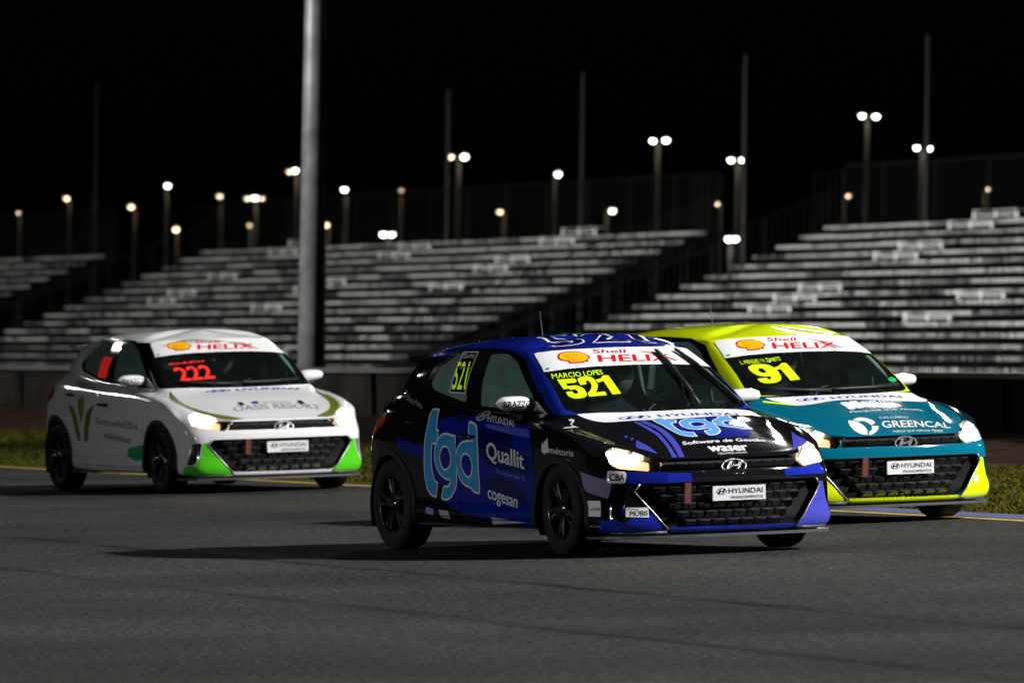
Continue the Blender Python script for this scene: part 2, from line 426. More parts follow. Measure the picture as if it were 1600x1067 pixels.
def grandstand(label, g0, length):
    """g0: metres along the rows from E1 to the stand's right-hand end (towards the viewer is negative)"""
    base = E1 + AWAY * g0
    st = empty('grandstand', Matrix.Translation(base) @ MROW)
    tag(st, label, 'grandstand', 'bench grandstands behind the track')
    inv = st.matrix_world.inverted()
    for k in range(NROW):
        for j in range(int(length / PL)):
            o = link('bench', ME_BENCH, st, 'aluminium'); o.location = (DIRX * (PL * j + PL / 2), -TREAD * k, -RISE * k)
            if rng.random() < .5: o.rotation_euler[0] = rng.uniform(-.05, .10)
            o = link('foot_board', ME_FOOT, st, 'stand_steel'); o.location = (DIRX * (PL * j + PL / 2), -TREAD * k - .42, -RISE * k - .36)
    mb = MB(); Lx = int(length / PL) * PL                      # raked frames, back posts, skirt below the front row
    for j in range(int(length / PL) + 1):
        x = DIRX * PL * j
        mb.tube([(x, .3, -.45), (x, -TREAD * NROW, -RISE * NROW - .40)], .045, 5); mb.tube([(x, .3, -.4), (x, .3, -RISE * NROW - 1.6)], .05, 5); mb.tube([(x, -TREAD * NROW, -RISE * NROW - .4), (x, -TREAD * NROW, -RISE * NROW - 1.6)], .05, 5)
    mb.tube([(0, -TREAD * NROW, -RISE * NROW - .45), (DIRX * Lx, -TREAD * NROW, -RISE * NROW - .45)], .05, 5)
    mb.tube([(0, -TREAD * NROW, -RISE * NROW - 1.2), (DIRX * Lx, -TREAD * NROW, -RISE * NROW - 1.2)], .05, 5)
    mb.build('frame', 'stand_steel', st)
    MB().box((DIRX * Lx / 2, -TREAD * NROW + .1, -RISE * NROW - 1.1), (Lx, .05, 1.2)).build('skirt_panel', 'stand_steel', st)
    W_ = lambda x, y, z: Vector((x, y, z))
    o = bars(W_(0, .5, -.2), W_(DIRX * Lx, .5, -.2), 2.05, .36, .012).build('back_fence', 'fence_wire', st); o['kind'] = 'stuff'
    for x in (-DIRX * .25, DIRX * (Lx + .25)):
        o = bars(W_(x, .5, .1), W_(x, -TREAD * NROW, -RISE * NROW - .1), 1.15, .22, .012).build('side_railing', 'fence_wire', st); o['kind'] = 'stuff'
        o = bars(W_(x, .5, -.2), W_(x, -.4, -.3), 1.9, .22, .012).build('side_railing', 'fence_wire', st); o['kind'] = 'stuff'
    o = bars(W_(0, -TREAD * NROW - .9, -RISE * NROW - 1.0), W_(DIRX * Lx, -TREAD * NROW - .9, -RISE * NROW - 1.0), 2.5, .26, .014).build('front_fence', 'fence_wire', st); o['kind'] = 'stuff'  # dark bars added to dim the lower rows behind
    mb = MB(); zf = -RISE * NROW - .45                         # front guard rail with posts
    for j in range(0, int(length / PL) + 1, 2): mb.tube([(DIRX * PL * j, -TREAD * NROW - .5, zf - 1.1), (DIRX * PL * j, -TREAD * NROW - .5, zf + .95)], .035, 6)
    for zz in (.95, .5, .1): mb.tube([(0, -TREAD * NROW - .5, zf + zz), (DIRX * Lx, -TREAD * NROW - .5, zf + zz)], .028, 6)
    mb.build('front_rail', 'pole_dark', st)
    return st
ST_MID = grandstand('middle bench grandstand, directly above the blue car', 0., 58.5)
ST_RIGHT = grandstand('nearest bench grandstand at the right edge, above the teal car', -62.4, 52)
ST_LEFT = grandstand('farthest bench grandstand at the left edge, above the white car', 71.6, 45)
# aisle handrails: short white hoops stepping down the stands
def handrail_mesh():
    mb = MB(); mb.tube([(-.70, 0, .0), (-.70, 0, .30), (.70, 0, .30), (.70, 0, 0)], .026, 6); mb.tube([(0, 0, 0), (0, 0, .30)], .018, 6)
    mb.tube([(-.70, 0, .14), (.70, 0, .14)], .02, 6); mb.tube([(-.70, .22, .28), (.70, .22, .28)], .02, 6); return mb.mesh('handrail', True)
ME_HR = handrail_mesh()
def rails(stand, first_px, rows, where):
    for i, k in enumerate(rows):
        # foot on row k of the aisle whose top end shows at first_px
        o = link('handrail', ME_HR, None, 'rail_white')
        o.matrix_world = stand.matrix_world @ Matrix.Translation((DIRX * first_px, -TREAD * k - .30, -RISE * k + .03)) @ Matrix.Rotation(0, 4, 'Z') @ Matrix.Diagonal((2.4, 1, .85, 1))
        nth = ('uppermost', 'second highest', 'third highest', 'fourth highest', 'fifth highest', 'sixth highest', 'lowest')[i if i < len(rows) - 1 else 6]
        tag(o, '%s white handrail %s' % (nth, where), 'handrail', 'aisle handrails on the stands')
rails(ST_RIGHT, 36.5, (0, 1, 3, 4, 7, 8, 9), 'near the left end of the right stand')
rails(ST_RIGHT, 22., (5, 8, 10), 'by the near end of the right stand')
rails(ST_MID, 11.5, (0, 1, 3, 4, 6), 'right of centre on the middle stand')
rails(ST_MID, 27.0, (1, 2, 5, 6, 8), 'at the centre of the middle stand')
rails(ST_MID, 43.0, (0, 1, 4, 6, 7), 'left of the mast on the middle stand')

# ---------------------------------------------------------------- masts
def mast(name, label, px_top, py_top, px_bot, py_bot, D, r0, r1, mat, cat, group=None, ring=True):
    a_, b_ = at(px_top, py_top, D), at(px_bot, py_bot, D)
    foot = Vector((b_.x, b_.y, min(floor_z(b_), b_.z)))
    h = a_.z - foot.z; o = empty(name, Matrix.Translation(foot)); tag(o, label, cat, group)
    MB().tube([(0, 0, 0), ((a_.x - foot.x) * .5, 0, h * .5), (a_.x - foot.x, 0, h)], [r0, (r0 + r1) / 2, r1], 20).build('pole', mat, o, True)
    MB().lathe([(r0 * 2.0, 0), (r0 * 2.0, .04), (r0 * 1.15, .06), (r0 * 1.15, .0)], 20, 'Z').build('base_plate', mat, o)
    return o, a_, foot
BIG, _, bf = mast('floodlight_mast', 'thick grey steel mast rising out of the picture behind the white car', 501, -560, 484, 590, 108, .162, .11, 'pole_grey', 'mast')
mast('service_pole', 'thin brown pole just right of the thick steel mast', 506, -200, 503, 590, 116, .055, .045, 'pole_brown', 'pole')
mast('marker_post', 'short pale post beside the foot of the thick mast', 448, 546, 447, 590, 104, .07, .065, 'pole_grey', 'post')
for px, top, bot, D, w, lab in ((150, 130, 460, 395, .10, 'tall thin unlit pole above the left end of the stands'), (700, 140, 372, 295, .085, 'tall thin unlit pole above the centre, left of a lamp pair'), (910, 113, 372, 285, .085, 'tall thin unlit pole right of the centre of the stands'),
                                 (1164, 86, 412, 262, .09, 'tall thin unlit pole standing in the gap between the stands'), (1449, 55, 348, 262, .085, 'tall thin unlit pole above the right-hand stand')):
    mast('tall_pole', lab, px + 1.5, top, px - 2, bot, D, w, w * .7, 'pole_dark', 'pole', 'tall thin poles behind the stands')
def lamp(label, heads, pole_px, pole_top, D=330., mat_pole='pole_dark'):
    """heads: (px, py, material, radius); the lamp row runs behind the stands, so it is farther off at the left"""
    if D == 330.: D = 330. + max(0, 520 - pole_px) * .16
    top_ = at(pole_px, pole_top, D); foot = Vector((top_.x, top_.y, floor_z(top_))); h = top_.z - foot.z
    o = empty('street_lamp', Matrix.Translation(foot)); tag(o, label, 'street lamp', 'lamps behind the stands')
    MB().tube([(0, 0, 0), (0, 0, h)], [.11, .085], 10).build('pole', 'lamp_post', o, True)
    for px, py, mt, r_ in heads:
        p = at(px, py, D - .35) - foot
        MB().tube([(0, 0, h - .05), (p.x * .6, p.y * .6, max(h, p.z) + .02), (p.x, p.y, p.z + .05)], .03, 6).build('arm', 'pole_dark', o, True)
        hd = MB().box((p.x, p.y, p.z + .06), (.34, .34, .06)).build('lamp_head', 'pole_dark', o)
        d_ = bpy.data.lights.new('lamp_light', 'POINT'); d_.energy = {'lamp_white': 30, 'lamp_cool': 28, 'lamp_warm': 26, 'lamp_dim': 20}[mt]; d_.color = (1, .72, .45) if mt in ('lamp_warm', 'lamp_dim') else (1, .9, .75); d_.shadow_soft_size = .08
        q_ = bpy.data.objects.new('lamp_light', d_); COL.objects.link(q_); q_.parent = o; q_.location = (p.x * .55, p.y * .55 - .25, p.z - .18)
        MB().ball((p.x, p.y, p.z), (r_ * .62, r_ * .62, r_ * .55), 12, 8).build('lamp_globe', mt, hd, True)
    return o
Wl, Wa, Di, Co = 'lamp_white', 'lamp_warm', 'lamp_dim', 'lamp_cool'
lamp('twin white lamp on a tall pole, right of the centre', [(1020, 220, Wl, .16), (1041, 219, Wl, .18)], 1028, 228)
lamp('highest twin white lamp, above the right-hand stand', [(1347, 181, Wl, .16), (1369, 182, Wl, .17)], 1355, 190)
lamp('twin white lamp in the gap left of the tall unlit pole', [(1142, 250, Wl, .16), (1160, 250, Wl, .15)], 1153, 258)
lamp('twin white lamp nearest the right edge, in front of the tall unlit pole', [(1432, 231, Wl, .15), (1452, 232, Wl, .15)], 1441, 238)
lamp('lamp pair at the centre with one bright white and one warm head', [(726, 245, Wl, .19), (704, 245, Wa, .17)], 717, 254)
lamp('single white lamp left of the tall centre-right pole', [(872, 272, Co, .18)], 867, 276)
lamp('single white lamp low beside a warm lit pole, centre right', [(957, 329, Co, .18)], 948, 326)
lamp('single white lamp just right of the thick mast', [(538, 296, Wl, .16)], 541, 305)
lamp('low wide twin white lamp close above the middle stand', [(599, 366, Wl, .17), (612, 366, Wl, .17)], 606, 376, 300)
lamp('low wide twin white lamp in the gap between the stands', [(1138, 373, Wl, .17), (1149, 373, Wl, .17)], 1141, 382, 300)
lamp('single white lamp on the tallest pole at the left', [(262, 290, Co, .18)], 261, 298)
lamp('white lamp with a warm neighbour, left of the thick mast', [(461, 266, Wl, .17), (452, 268, Di, .17)], 464, 274)
lamp('white lamp between two dim heads, left of the thick mast', [(398, 309, Wl, .17), (386, 310, Di, .17), (410, 310, Di, .15)], 400, 318)
lamp('leftmost warm lamp on a short pole', [(104, 310, Wa, .17)], 109, 314)
lamp('warm lamp second from the left', [(205, 323, Wa, .18)], 211, 328)
lamp('lowest warm orange lamp at the left, below the tallest left pole', [(275, 358, Wa, .19)], 277, 365)
lamp('dim round lamp without a lit pole, left of centre', [(343, 306, Di, .17)], 346, 316, 350)
lamp('unlit looking lamp pole with a faint head, left of the centre pair', [(627, 298, Di, .12)], 627, 302)
lamp('warm lamp low at the centre of the stands', [(781, 331, Wa, .15)], 788, 332)
lamp('warm lamp partly behind the thick mast', [(510, 351, Wa, .16)], 513, 354)
lamp('faint warm lamp at the near end of the middle stand', [(1121, 318, Di, .15)], 1126, 320)
lamp('faint warm lamp at the left end of the right-hand stand', [(1326, 306, Di, .13)], 1318, 308)
lamp('small warm lamp on a lit pole near the right edge', [(1545, 296, Wa, .10)], 1539, 298)
lamp('faint lamp pole below the twin lamps left of the mast', [(390, 352, Di, .13)], 393, 355)
lamp('faint lamp farthest to the left', [(29, 333, Di, .10)], 31, 342, 360)
for px, py, mt, r_, lab in ((1562, 546, 'lamp_green', .08, 'brighter of two small green signal lights under the right-hand stand'), (1526, 542, 'lamp_green', .045, 'fainter small green signal light under the right-hand stand')):
    p = at(px, py, 243 if px > 100 else 150); o = empty('signal_light', Matrix.Translation(p)); tag(o, lab, 'signal light')
    MB().box((0, .06, 0), (.22, .1, .22)).build('housing', 'stand_steel', o); MB().ball((0, 0, 0), r_, 10, 8).build('lamp_globe', mt, o, True)
    MB().tube([(0, .06, -.1), (0, .06, min(floor_z(p) - p.z, -.2))], .03, 6).build('post', 'stand_steel', o)

# ================================================================= car template: one hatchback, meshes shared by the three cars
# ---------------------------------------------------------------- car body control grid (right half mirrored later)
# rows bottom -> roof centre, columns front centre -> side -> rear centre; (x forward, y half width, z up)
def plan(xf, W, z, xr=-1.93, zs=None, zr=None, k=0.0):
    """one wrap-around row: xf nose x, W half width, z front / zs side / zr rear height, k 0 square corner .. 1 round corner"""
    zs = z if zs is None else zs; zr = zs if zr is None else zr
    q = W / .86
    fx = [0, -.010, -.034, -.075, -.135, -.245]; gx = [0, -.012, -.050, -.118, -.215, -.345]
    fy = [0, .27, .47, .635, .752, .812]; gy = [0, .27, .465, .615, .722, .792]
    P = [(xf + fx[i] + (gx[i] - fx[i]) * k, (fy[i] + (gy[i] - fy[i]) * k) * q, z + (zs - z) * (0, .01, .05, .14, .30, .54)[i]) for i in range(6)]
    P += [(1.60, W * .974, z + (zs - z) * .80), (1.265, W * .995, zs - (zs - z) * .04), (.90, W, zs), (.45, W, zs), (0, W, zs), (-.45, W, zs + (zr - zs) * .1),
          (-.90, W * .998, zs + (zr - zs) * .3), (-1.265, W * .995, zs + (zr - zs) * .55), (-1.52, W * .962, zs + (zr - zs) * .8),
          (xr + .17, W * .86, zr), (xr + .035, W * .56, zr), (xr, 0, zr)]
    return P
ROWS = []
ROWS.append(plan(1.99, .800, .135, xr=-1.80, zs=.165, zr=.24))
ROWS.append(plan(2.05, .835, .150, xr=-1.88, zs=.185, zr=.26))
ROWS.append(plan(2.072, .850, .205, xr=-1.90, zs=.235, zr=.31))
ROWS.append(plan(2.068, .846, .300, xr=-1.92, zs=.33, zr=.40, k=.1))
ROWS.append(plan(2.072, .850, .395, xr=-1.94, zs=.44, zr=.50, k=.25))
ROWS.append(plan(2.085, .858, .465, xr=-1.93, zs=.545, zr=.60, k=.5))
ROWS.append(plan(2.082, .862, .520, xr=-1.88, zs=.635, zr=.69, k=.85))
ROWS.append(plan(2.058, .863, .565, xr=-1.83, zs=.712, zr=.765, k=1.1))
#            nose edge of the bonnet / shoulder
ROWS.append([(2.035, 0, .612), (2.022, .25, .613), (1.985, .43, .617), (1.905, .575, .630), (1.795, .680, .660), (1.670, .755, .702), (1.50, .812, .745), (1.235, .840, .780), (.88, .846, .792), (.45, .846, .800), (0, .846, .810), (-.45, .846, .825), (-.9, .845, .845), (-1.265, .838, .858), (-1.49, .795, .865), (-1.66, .70, .865), (-1.775, .44, .865), (-1.80, 0, .865)])
#            bonnet, then belt
ROWS.append([(1.965, 0, .640), (1.955, .245, .640), (1.915, .42, .643), (1.835, .555, .658), (1.715, .655, .695), (1.585, .728, .738), (1.41, .782, .778), (1.15, .812, .814), (.84, .820, .838), (.43, .822, .852), (-.02, .822, .866), (-.46, .822, .885), (-.9, .82, .910), (-1.24, .808, .93), (-1.46, .765, .94), (-1.62, .675, .94), (-1.745, .42, .935), (-1.775, 0, .935)])
ROWS.append([(1.78, 0, .705), (1.77, .23, .704), (1.735, .40, .702), (1.665, .525, .706), (1.56, .622, .728), (1.435, .692, .764), (1.27, .745, .802), (1.04, .778, .834), (.76, .788, .860), (.39, .790, .880), (-.05, .790, .898), (-.47, .790, .918), (-.89, .785, .946), (-1.20, .768, .972), (-1.41, .725, .985), (-1.59, .645, .985), (-1.725, .405, .975), (-1.765, 0, .97)])
ROWS.append([(1.47, 0, .800), (1.465, .215, .798), (1.44, .39, .794), (1.385, .522, .790), (1.31, .612, .796), (1.22, .675, .812), (1.10, .722, .834), (.90, .752, .858), (.66, .762, .880), (.33, .766, .900), (-.09, .766, .918), (-.48, .764, .938), (-.86, .756, .968), (-1.14, .736, 1.0), (-1.35, .695, 1.015), (-1.565, .62, 1.01), (-1.71, .39, .995), (-1.755, 0, .985)])
ROWS.append([(1.165, 0, .876), (1.16, .205, .876), (1.142, .385, .875), (1.11, .525, .876), (1.075, .618, .880), (1.03, .672, .885), (.93, .710, .890), (.75, .732, .898), (.53, .742, .908), (.22, .746, .922), (-.15, .745, .938), (-.49, .741, .956), (-.82, .730, .986), (-1.08, .708, 1.02), (-1.30, .668, 1.038), (-1.54, .60, 1.03), (-1.70, .38, 1.01), (-1.75, 0, 1.0)])
BELT = len(ROWS) - 1
HEAD = [(0.45, 0.0, 1.308), (0.445, 0.187, 1.307), (0.425, 0.343, 1.304), (0.395, 0.458, 1.3), (0.36, 0.525, 1.295), (0.32, 0.567, 1.293), (0.217, 0.59, 1.299), (0.075, 0.605, 1.311), (-0.098, 0.614, 1.318), (-0.3, 0.617, 1.319), (-0.5, 0.616, 1.316), (-0.7, 0.61, 1.308), (-0.89, 0.6, 1.295), (-1.07, 0.584, 1.278), (-1.23, 0.564, 1.259), (-1.39, 0.525, 1.24), (-1.49, 0.322, 1.25), (-1.51, 0.0, 1.255)]
B = ROWS[BELT]
def glassrow(t, bulge):
    R = []
    for j, (b, h) in enumerate(zip(B, HEAD)):
        x = b[0] + (h[0] - b[0]) * t; y = b[1] + (h[1] - b[1]) * t; z = b[2] + (h[2] - b[2]) * t
        s = bulge * 4 * t * (1 - t)
        if j < 6: x += s * .6; z += s * .8
        elif j < 15: y += s
        else: x -= s
        R.append((x, y, z))
    return R
ROWS.append(glassrow(.06, .022)); ROWS.append(glassrow(.36, .026)); ROWS.append(glassrow(.68, .026)); ROWS.append(glassrow(.93, .02))
ROWS.append(HEAD)
RC = [.20, .18, .15, .12, .09, .05, -.01, -.10, -.21, -.34, -.48, -.63, -.78, -.93, -1.07, -1.20, -1.33, -1.40]
def roofz(x): return 1.400 - .045 * ((x + .15) / .6) ** 2 * (1 if x > -.15 else .32)
for s in (.18, .5, 1.0):
    R = []
    for j, h in enumerate(HEAD):
        x = h[0] + (RC[j] - h[0]) * s; y = h[1] * (1 - s)
        zc = roofz(x); k = {.18: .50, .5: .84, 1.0: 1.0}[s]
        R.append((x, y, h[2] + (zc - h[2]) * k if j > 5 else h[2] + (zc - h[2]) * (s ** .8)))
    ROWS.append(R)
CTRL = np.array(ROWS)            # rows x cols x 3
def catmull(P, n, mirror=False):
    """interpolate along axis 0 through P[k] with n samples per span (centripetal-ish via chord tangents)"""
    K = len(P); out = []
    if mirror:
        a = P[1].copy(); a[..., 1] *= -1; b = P[-2].copy(); b[..., 1] *= -1
    else:
        a = 2 * P[0] - P[1]; b = 2 * P[-1] - P[-2]
    Q = np.concatenate([a[None], P, b[None]])
    d = np.sqrt(np.maximum(np.linalg.norm(Q[1:] - Q[:-1], axis=-1), 1e-4))[..., None]
    for k in range(1, K):
        p0, p1, p2, p3 = Q[k - 1], Q[k], Q[k + 1], Q[k + 2]; d0, d1, d2 = d[k - 1], d[k], d[k + 1]
        m1 = ((p1 - p0) / d0 - (p2 - p0) / (d0 + d1) + (p2 - p1) / d1) * d1
        m2 = ((p2 - p1) / d1 - (p3 - p1) / (d1 + d2) + (p3 - p2) / d2) * d1
        for i in range(n if k < K - 1 else n + 1):
            t = i / n; t2 = t * t; t3 = t2 * t
            out.append((2 * t3 - 3 * t2 + 1) * p1 + (t3 - 2 * t2 + t) * m1 + (-2 * t3 + 3 * t2) * p2 + (t3 - t2) * m2)
    return np.array(out)
def body_grid(nr=6, nc=8):
    A = np.stack([catmull(r, nc, True) for r in CTRL])     # rows x C x 3
    G = catmull(A, nr)                                      # R x C x 3
    G[:, 0, 1] = 0; G[:, -1, 1] = 0; G[-1, :, 1] = 0
    G[..., 1] = np.maximum(G[..., 1], 0)
    return G

class TM:
    """triangle mesh with vertex normals that can be cut along any signed field"""
    def __init__(s, V, N, T): s.V = np.asarray(V, float); s.N = np.asarray(N, float); s.T = np.asarray(T, int).reshape(-1, 3)
    def compact(s):
        if len(s.T) == 0: return TM(np.zeros((0, 3)), np.zeros((0, 3)), np.zeros((0, 3), int))
        u, inv = np.unique(s.T.ravel(), return_inverse=True)
        return TM(s.V[u], s.N[u], inv.reshape(-1, 3))
    def copy(s): return TM(s.V.copy(), s.N.copy(), s.T.copy())
    def mirror(s): return TM(s.V * [1, -1, 1], s.N * [1, -1, 1], s.T[:, ::-1])
    def join(s, o): return TM(np.vstack([s.V, o.V]), np.vstack([s.N, o.N]), np.vstack([s.T, o.T + len(s.V)]))
    def both(s): return s.join(s.mirror())
    def push(s, d): return TM(s.V + s.N * d, s.N, s.T)
def split(m, f):
    """-> (part with f < 0, part with f >= 0); new vertices on the zero line"""
    if len(m.T) == 0: return m.copy(), m.copy()
    ins = f < 0; cnt = ins[m.T].sum(1)
    A = [tuple(t) for t in m.T[cnt == 3]]; B = [tuple(t) for t in m.T[cnt == 0]]
    V = list(m.V); N = list(m.N); cache = {}
    def mid(i, j):
        k = (i, j) if i < j else (j, i)
        if k not in cache:
            i, j = k; t = f[i] / (f[i] - f[j]); t = min(max(t, 0.), 1.)
            V.append(m.V[i] * (1 - t) + m.V[j] * t); n = m.N[i] * (1 - t) + m.N[j] * t; N.append(n / (np.linalg.norm(n) + 1e-12)); cache[k] = len(V) - 1
        return cache[k]
    for t in m.T[(cnt == 1) | (cnt == 2)]:
        t = list(t); lone = 1 if ins[t].sum() == 1 else 0
        while ins[t[0]] != bool(lone): t = t[1:] + t[:1]
        a, b, c = t; p, q = mid(a, b), mid(a, c)
        one, two = (A, B) if lone else (B, A)
        one.append((a, p, q)); two.append((p, b, c)); two.append((p, c, q))
    V = np.array(V); N = np.array(N)
    return TM(V, N, np.array(A, int).reshape(-1, 3)).compact(), TM(V, N, np.array(B, int).reshape(-1, 3)).compact()
def sdf(P, poly):
    P = np.asarray(P, float); Q = np.asarray(poly, float); n = len(Q)
    d = np.full(len(P), 1e9); ins = np.zeros(len(P), bool)
    for i in range(n):
        a, b = Q[i], Q[(i + 1) % n]; e = b - a; w = P - a
        t = np.clip((w @ e) / max(e @ e, 1e-12), 0, 1)[:, None]
        d = np.minimum(d, np.linalg.norm(w - e * t, axis=1))
        c = (a[1] > P[:, 1]) != (b[1] > P[:, 1])
        with np.errstate(divide='ignore', invalid='ignore'):
            xi = a[0] + (P[:, 1] - a[1]) * e[0] / (e[1] if abs(e[1]) > 1e-12 else 1e-12)
        ins ^= c & (P[:, 0] < xi)
    return np.where(ins, -d, d)
def tm_mesh(name, m, rim=0.):
    """mesh with the smooth normals of the uncut surface; rim turns the open edges inward as a real panel edge"""
    V = [tuple(v) for v in m.V]; F = [tuple(t) for t in m.T]; Nn = [tuple(n) for n in m.N]
    if rim:
        key = [tuple(np.round(v, 5)) for v in m.V]; E = {}
        for t in m.T:
            for k in range(3):
                i, j = t[k], t[(k + 1) % 3]; E.setdefault(frozenset((key[i], key[j])), []).append((i, j))
        for es in E.values():
            if len(es) == 1:
                i, j = es[0]; k = len(V)
                V += [V[i], V[j], tuple(m.V[j] - m.N[j] * rim), tuple(m.V[i] - m.N[i] * rim)]
                Nn += [(0, 0, 0)] * 4; F.append((k + 1, k, k + 3, k + 2))
    me = mesh_py(name, V, F, True)
    me.normals_split_custom_set_from_vertices(Nn)
    return me

G = body_grid(6, 8)
GR, GC, _ = G.shape
gu, gv = np.meshgrid(np.arange(GC), np.arange(GR)); gi = gv * GC + gu
quad = np.stack([gi[:-1, :-1], gi[:-1, 1:], gi[1:, 1:], gi[1:, :-1]], -1).reshape(-1, 4)
gT = np.vstack([quad[:, [0, 1, 2]], quad[:, [0, 2, 3]]])
gV = G.reshape(-1, 3)
fn = np.cross(gV[gT[:, 1]] - gV[gT[:, 0]], gV[gT[:, 2]] - gV[gT[:, 0]])
gN = np.zeros_like(gV)
for k in range(3): np.add.at(gN, gT[:, k], fn)
if (gN[:, 1] * (gV[:, 1] > .3)).sum() < 0: gN = -gN; gT = gT[:, ::-1]
gN[gV[:, 1] < 1e-6, 1] = 0
gN /= np.linalg.norm(gN, axis=1)[:, None] + 1e-12
area = np.linalg.norm(fn, axis=1)
skin = TM(gV, gN, gT[area > 1e-9]).compact()               # half skin, y > 0
full = skin.both()
BVH = BVHTree.FromPolygons([Vector(v) for v in full.V], [tuple(map(int, t)) for t in full.T])

X = lambda m: m.V[:, 0]; Yc = lambda m: m.V[:, 1]; Z = lambda m: m.V[:, 2]
side = lambda m: m.V[:, [0, 2]]; front = lambda m: m.V[:, [1, 2]]; top = lambda m: m.V[:, [0, 1]]
def corner(m): return np.stack([m.V[:, 1] - .75 * (m.V[:, 0] - 1.9), m.V[:, 2]], 1)
ARCH = [(1.27, .255, .335), (-1.255, .280, .345)]
P_DOOR_F = [(.955, 1.2), (.955, .50), (.925, .36), (.85, .215), (-.175, .225), (-.185, .60), (-.16, 1.2)]
P_DOOR_R = [(-.16, 1.2), (-.185, .60), (-.175, .225), (-.78, .24), (-.86, .40), (-.93, .55), (-1.00, .70), (-1.03, .85), (-1.06, 1.2)]
P_DLO = [(.93, .885), (.62, 1.085), (.34, 1.255), (.13, 1.308), (-.28, 1.322), (-.66, 1.308), (-.90, 1.215), (-.965, 1.10), (-.88, 1.045), (-.3, .95), (.3, .915)]
P_GLASS_F = [(-.10, 1.282), (.12, 1.285), (.31, 1.222), (.58, 1.06), (.765, .935), (.745, .918), (-.055, .948)]
P_GLASS_R = [(-.30, 1.296), (-.62, 1.284), (-.83, 1.195), (-.875, 1.092), (-.80, 1.052), (-.27, .968)]
P_WS = [(-.4, .885), (0, .886), (.3, .888), (.60, .899), (.648, .918), (.607, 1.145), (.568, 1.262), (.54, 1.283), (.45, 1.293), (.3, 1.300), (0, 1.305), (-.4, 1.300)]
P_RW = [(-.4, 1.02), (0, 1.02), (.42, 1.03), (.50, 1.06), (.44, 1.19), (.40, 1.205), (0, 1.215), (-.4, 1.2)]
P_HEADLAMP = [(.369, .606), (.432, .527), (.52, .538), (.755, .557), (.80, .585), (.862, .655), (.812, .69), (.64, .659), (.492, .618)]
P_UGRILLE = [(-.5, .607), (.36, .607), (.415, .535), (-.5, .532)]
P_LGRILLE = [(-.5, .458), (.545, .458), (.600, .412), (.352, .172), (-.5, .172)]
P_FANG = [(.578, .432), (.66, .432), (.694, .31), (.752, .243), (.905, .232), (.935, .15), (.345, .15), (.356, .165), (.603, .405)]
P_SLOT = [(.668, .432), (.785, .428), (.868, .240), (.755, .250), (.700, .312)]
P_HOOD = [(2.2, -.3), (2.05, .25), (1.995, .44), (1.93, .535), (1.83, .592), (1.72, .672), (1.55, .722), (1.30, .738), (1.12, .715), (1.045, .672), (1.085, .60), (1.125, .50), (1.155, .36), (1.172, .2), (1.178, -.3)]
P_TAIL = [(-1.34, .900), (-1.31, .845), (-1.50, .755), (-1.62, .66), (-2.2, .66), (-2.2, .90)]
GAP = .0032
rest = skin
PARTS = []                                                  # (name, mesh, material key, parent index or None)
def part(name, mesh, key, parent=None, M=None):
    PARTS.append((name, mesh, key, parent, M)); return len(PARTS) - 1
# --- wheel arches and flares
flares = []
for cx, cz, r in ARCH:
    low = lambda m: np.maximum(np.hypot(X(m) - cx, Z(m) - cz) - r, np.maximum(Z(m) - .75, .45 - Yc(m)))
    _, rest = split(rest, low(rest))
    ring = lambda m: np.maximum(np.hypot(X(m) - cx, Z(m) - cz + .01) - r - .052, np.maximum(Z(m) - .78, .45 - Yc(m)))
    fl, rest = split(rest, ring(rest)); flares.append(fl.push(.006))
# --- glass
ws, rest = split(rest, np.maximum(sdf(front(rest), P_WS), .15 - X(rest)))
surround, rest = split(rest, np.maximum(np.maximum(sdf(front(rest), P_WS) - .055, .05 - X(rest)), .893 - Z(rest) + .0 * X(rest)))
rw, rest = split(rest, np.maximum(sdf(front(rest), P_RW), X(rest) + 1.2))
up = np.maximum(.48 - Yc(rest), 0)
dlo, rest = split(rest, np.maximum(sdf(side(rest), P_DLO), .45 - Yc(rest)))
dlo2, surround = split(surround, np.maximum(sdf(side(surround), P_DLO), .45 - Yc(surround)))
dlo = dlo.join(dlo2)
gf, dlo = split(dlo, sdf(side(dlo), P_GLASS_F)); gr, dlo = split(dlo, sdf(side(dlo), P_GLASS_R))
# --- lamps, grilles, front trim
fx = lambda m, q: np.maximum(q, 1.45 - X(m))
hl, rest = split(rest, fx(rest, sdf(corner(rest), P_HEADLAMP)))
ug, rest = split(rest, fx(rest, sdf(corner(rest), P_UGRILLE)))
lg, rest = split(rest, fx(rest, sdf(corner(rest), P_LGRILLE)))
slot, rest = split(rest, fx(rest, sdf(corner(rest), P_SLOT)))
fang, rest = split(rest, fx(rest, sdf(corner(rest), P_FANG)))
lip, rest = split(rest, fx(rest, np.maximum(np.maximum(Z(rest) - .172, .142 - Z(rest)), corner(rest)[:, 0] - .345)))
tail, rest = split(rest, np.maximum(sdf(side(rest), P_TAIL), .40 - Yc(rest)))
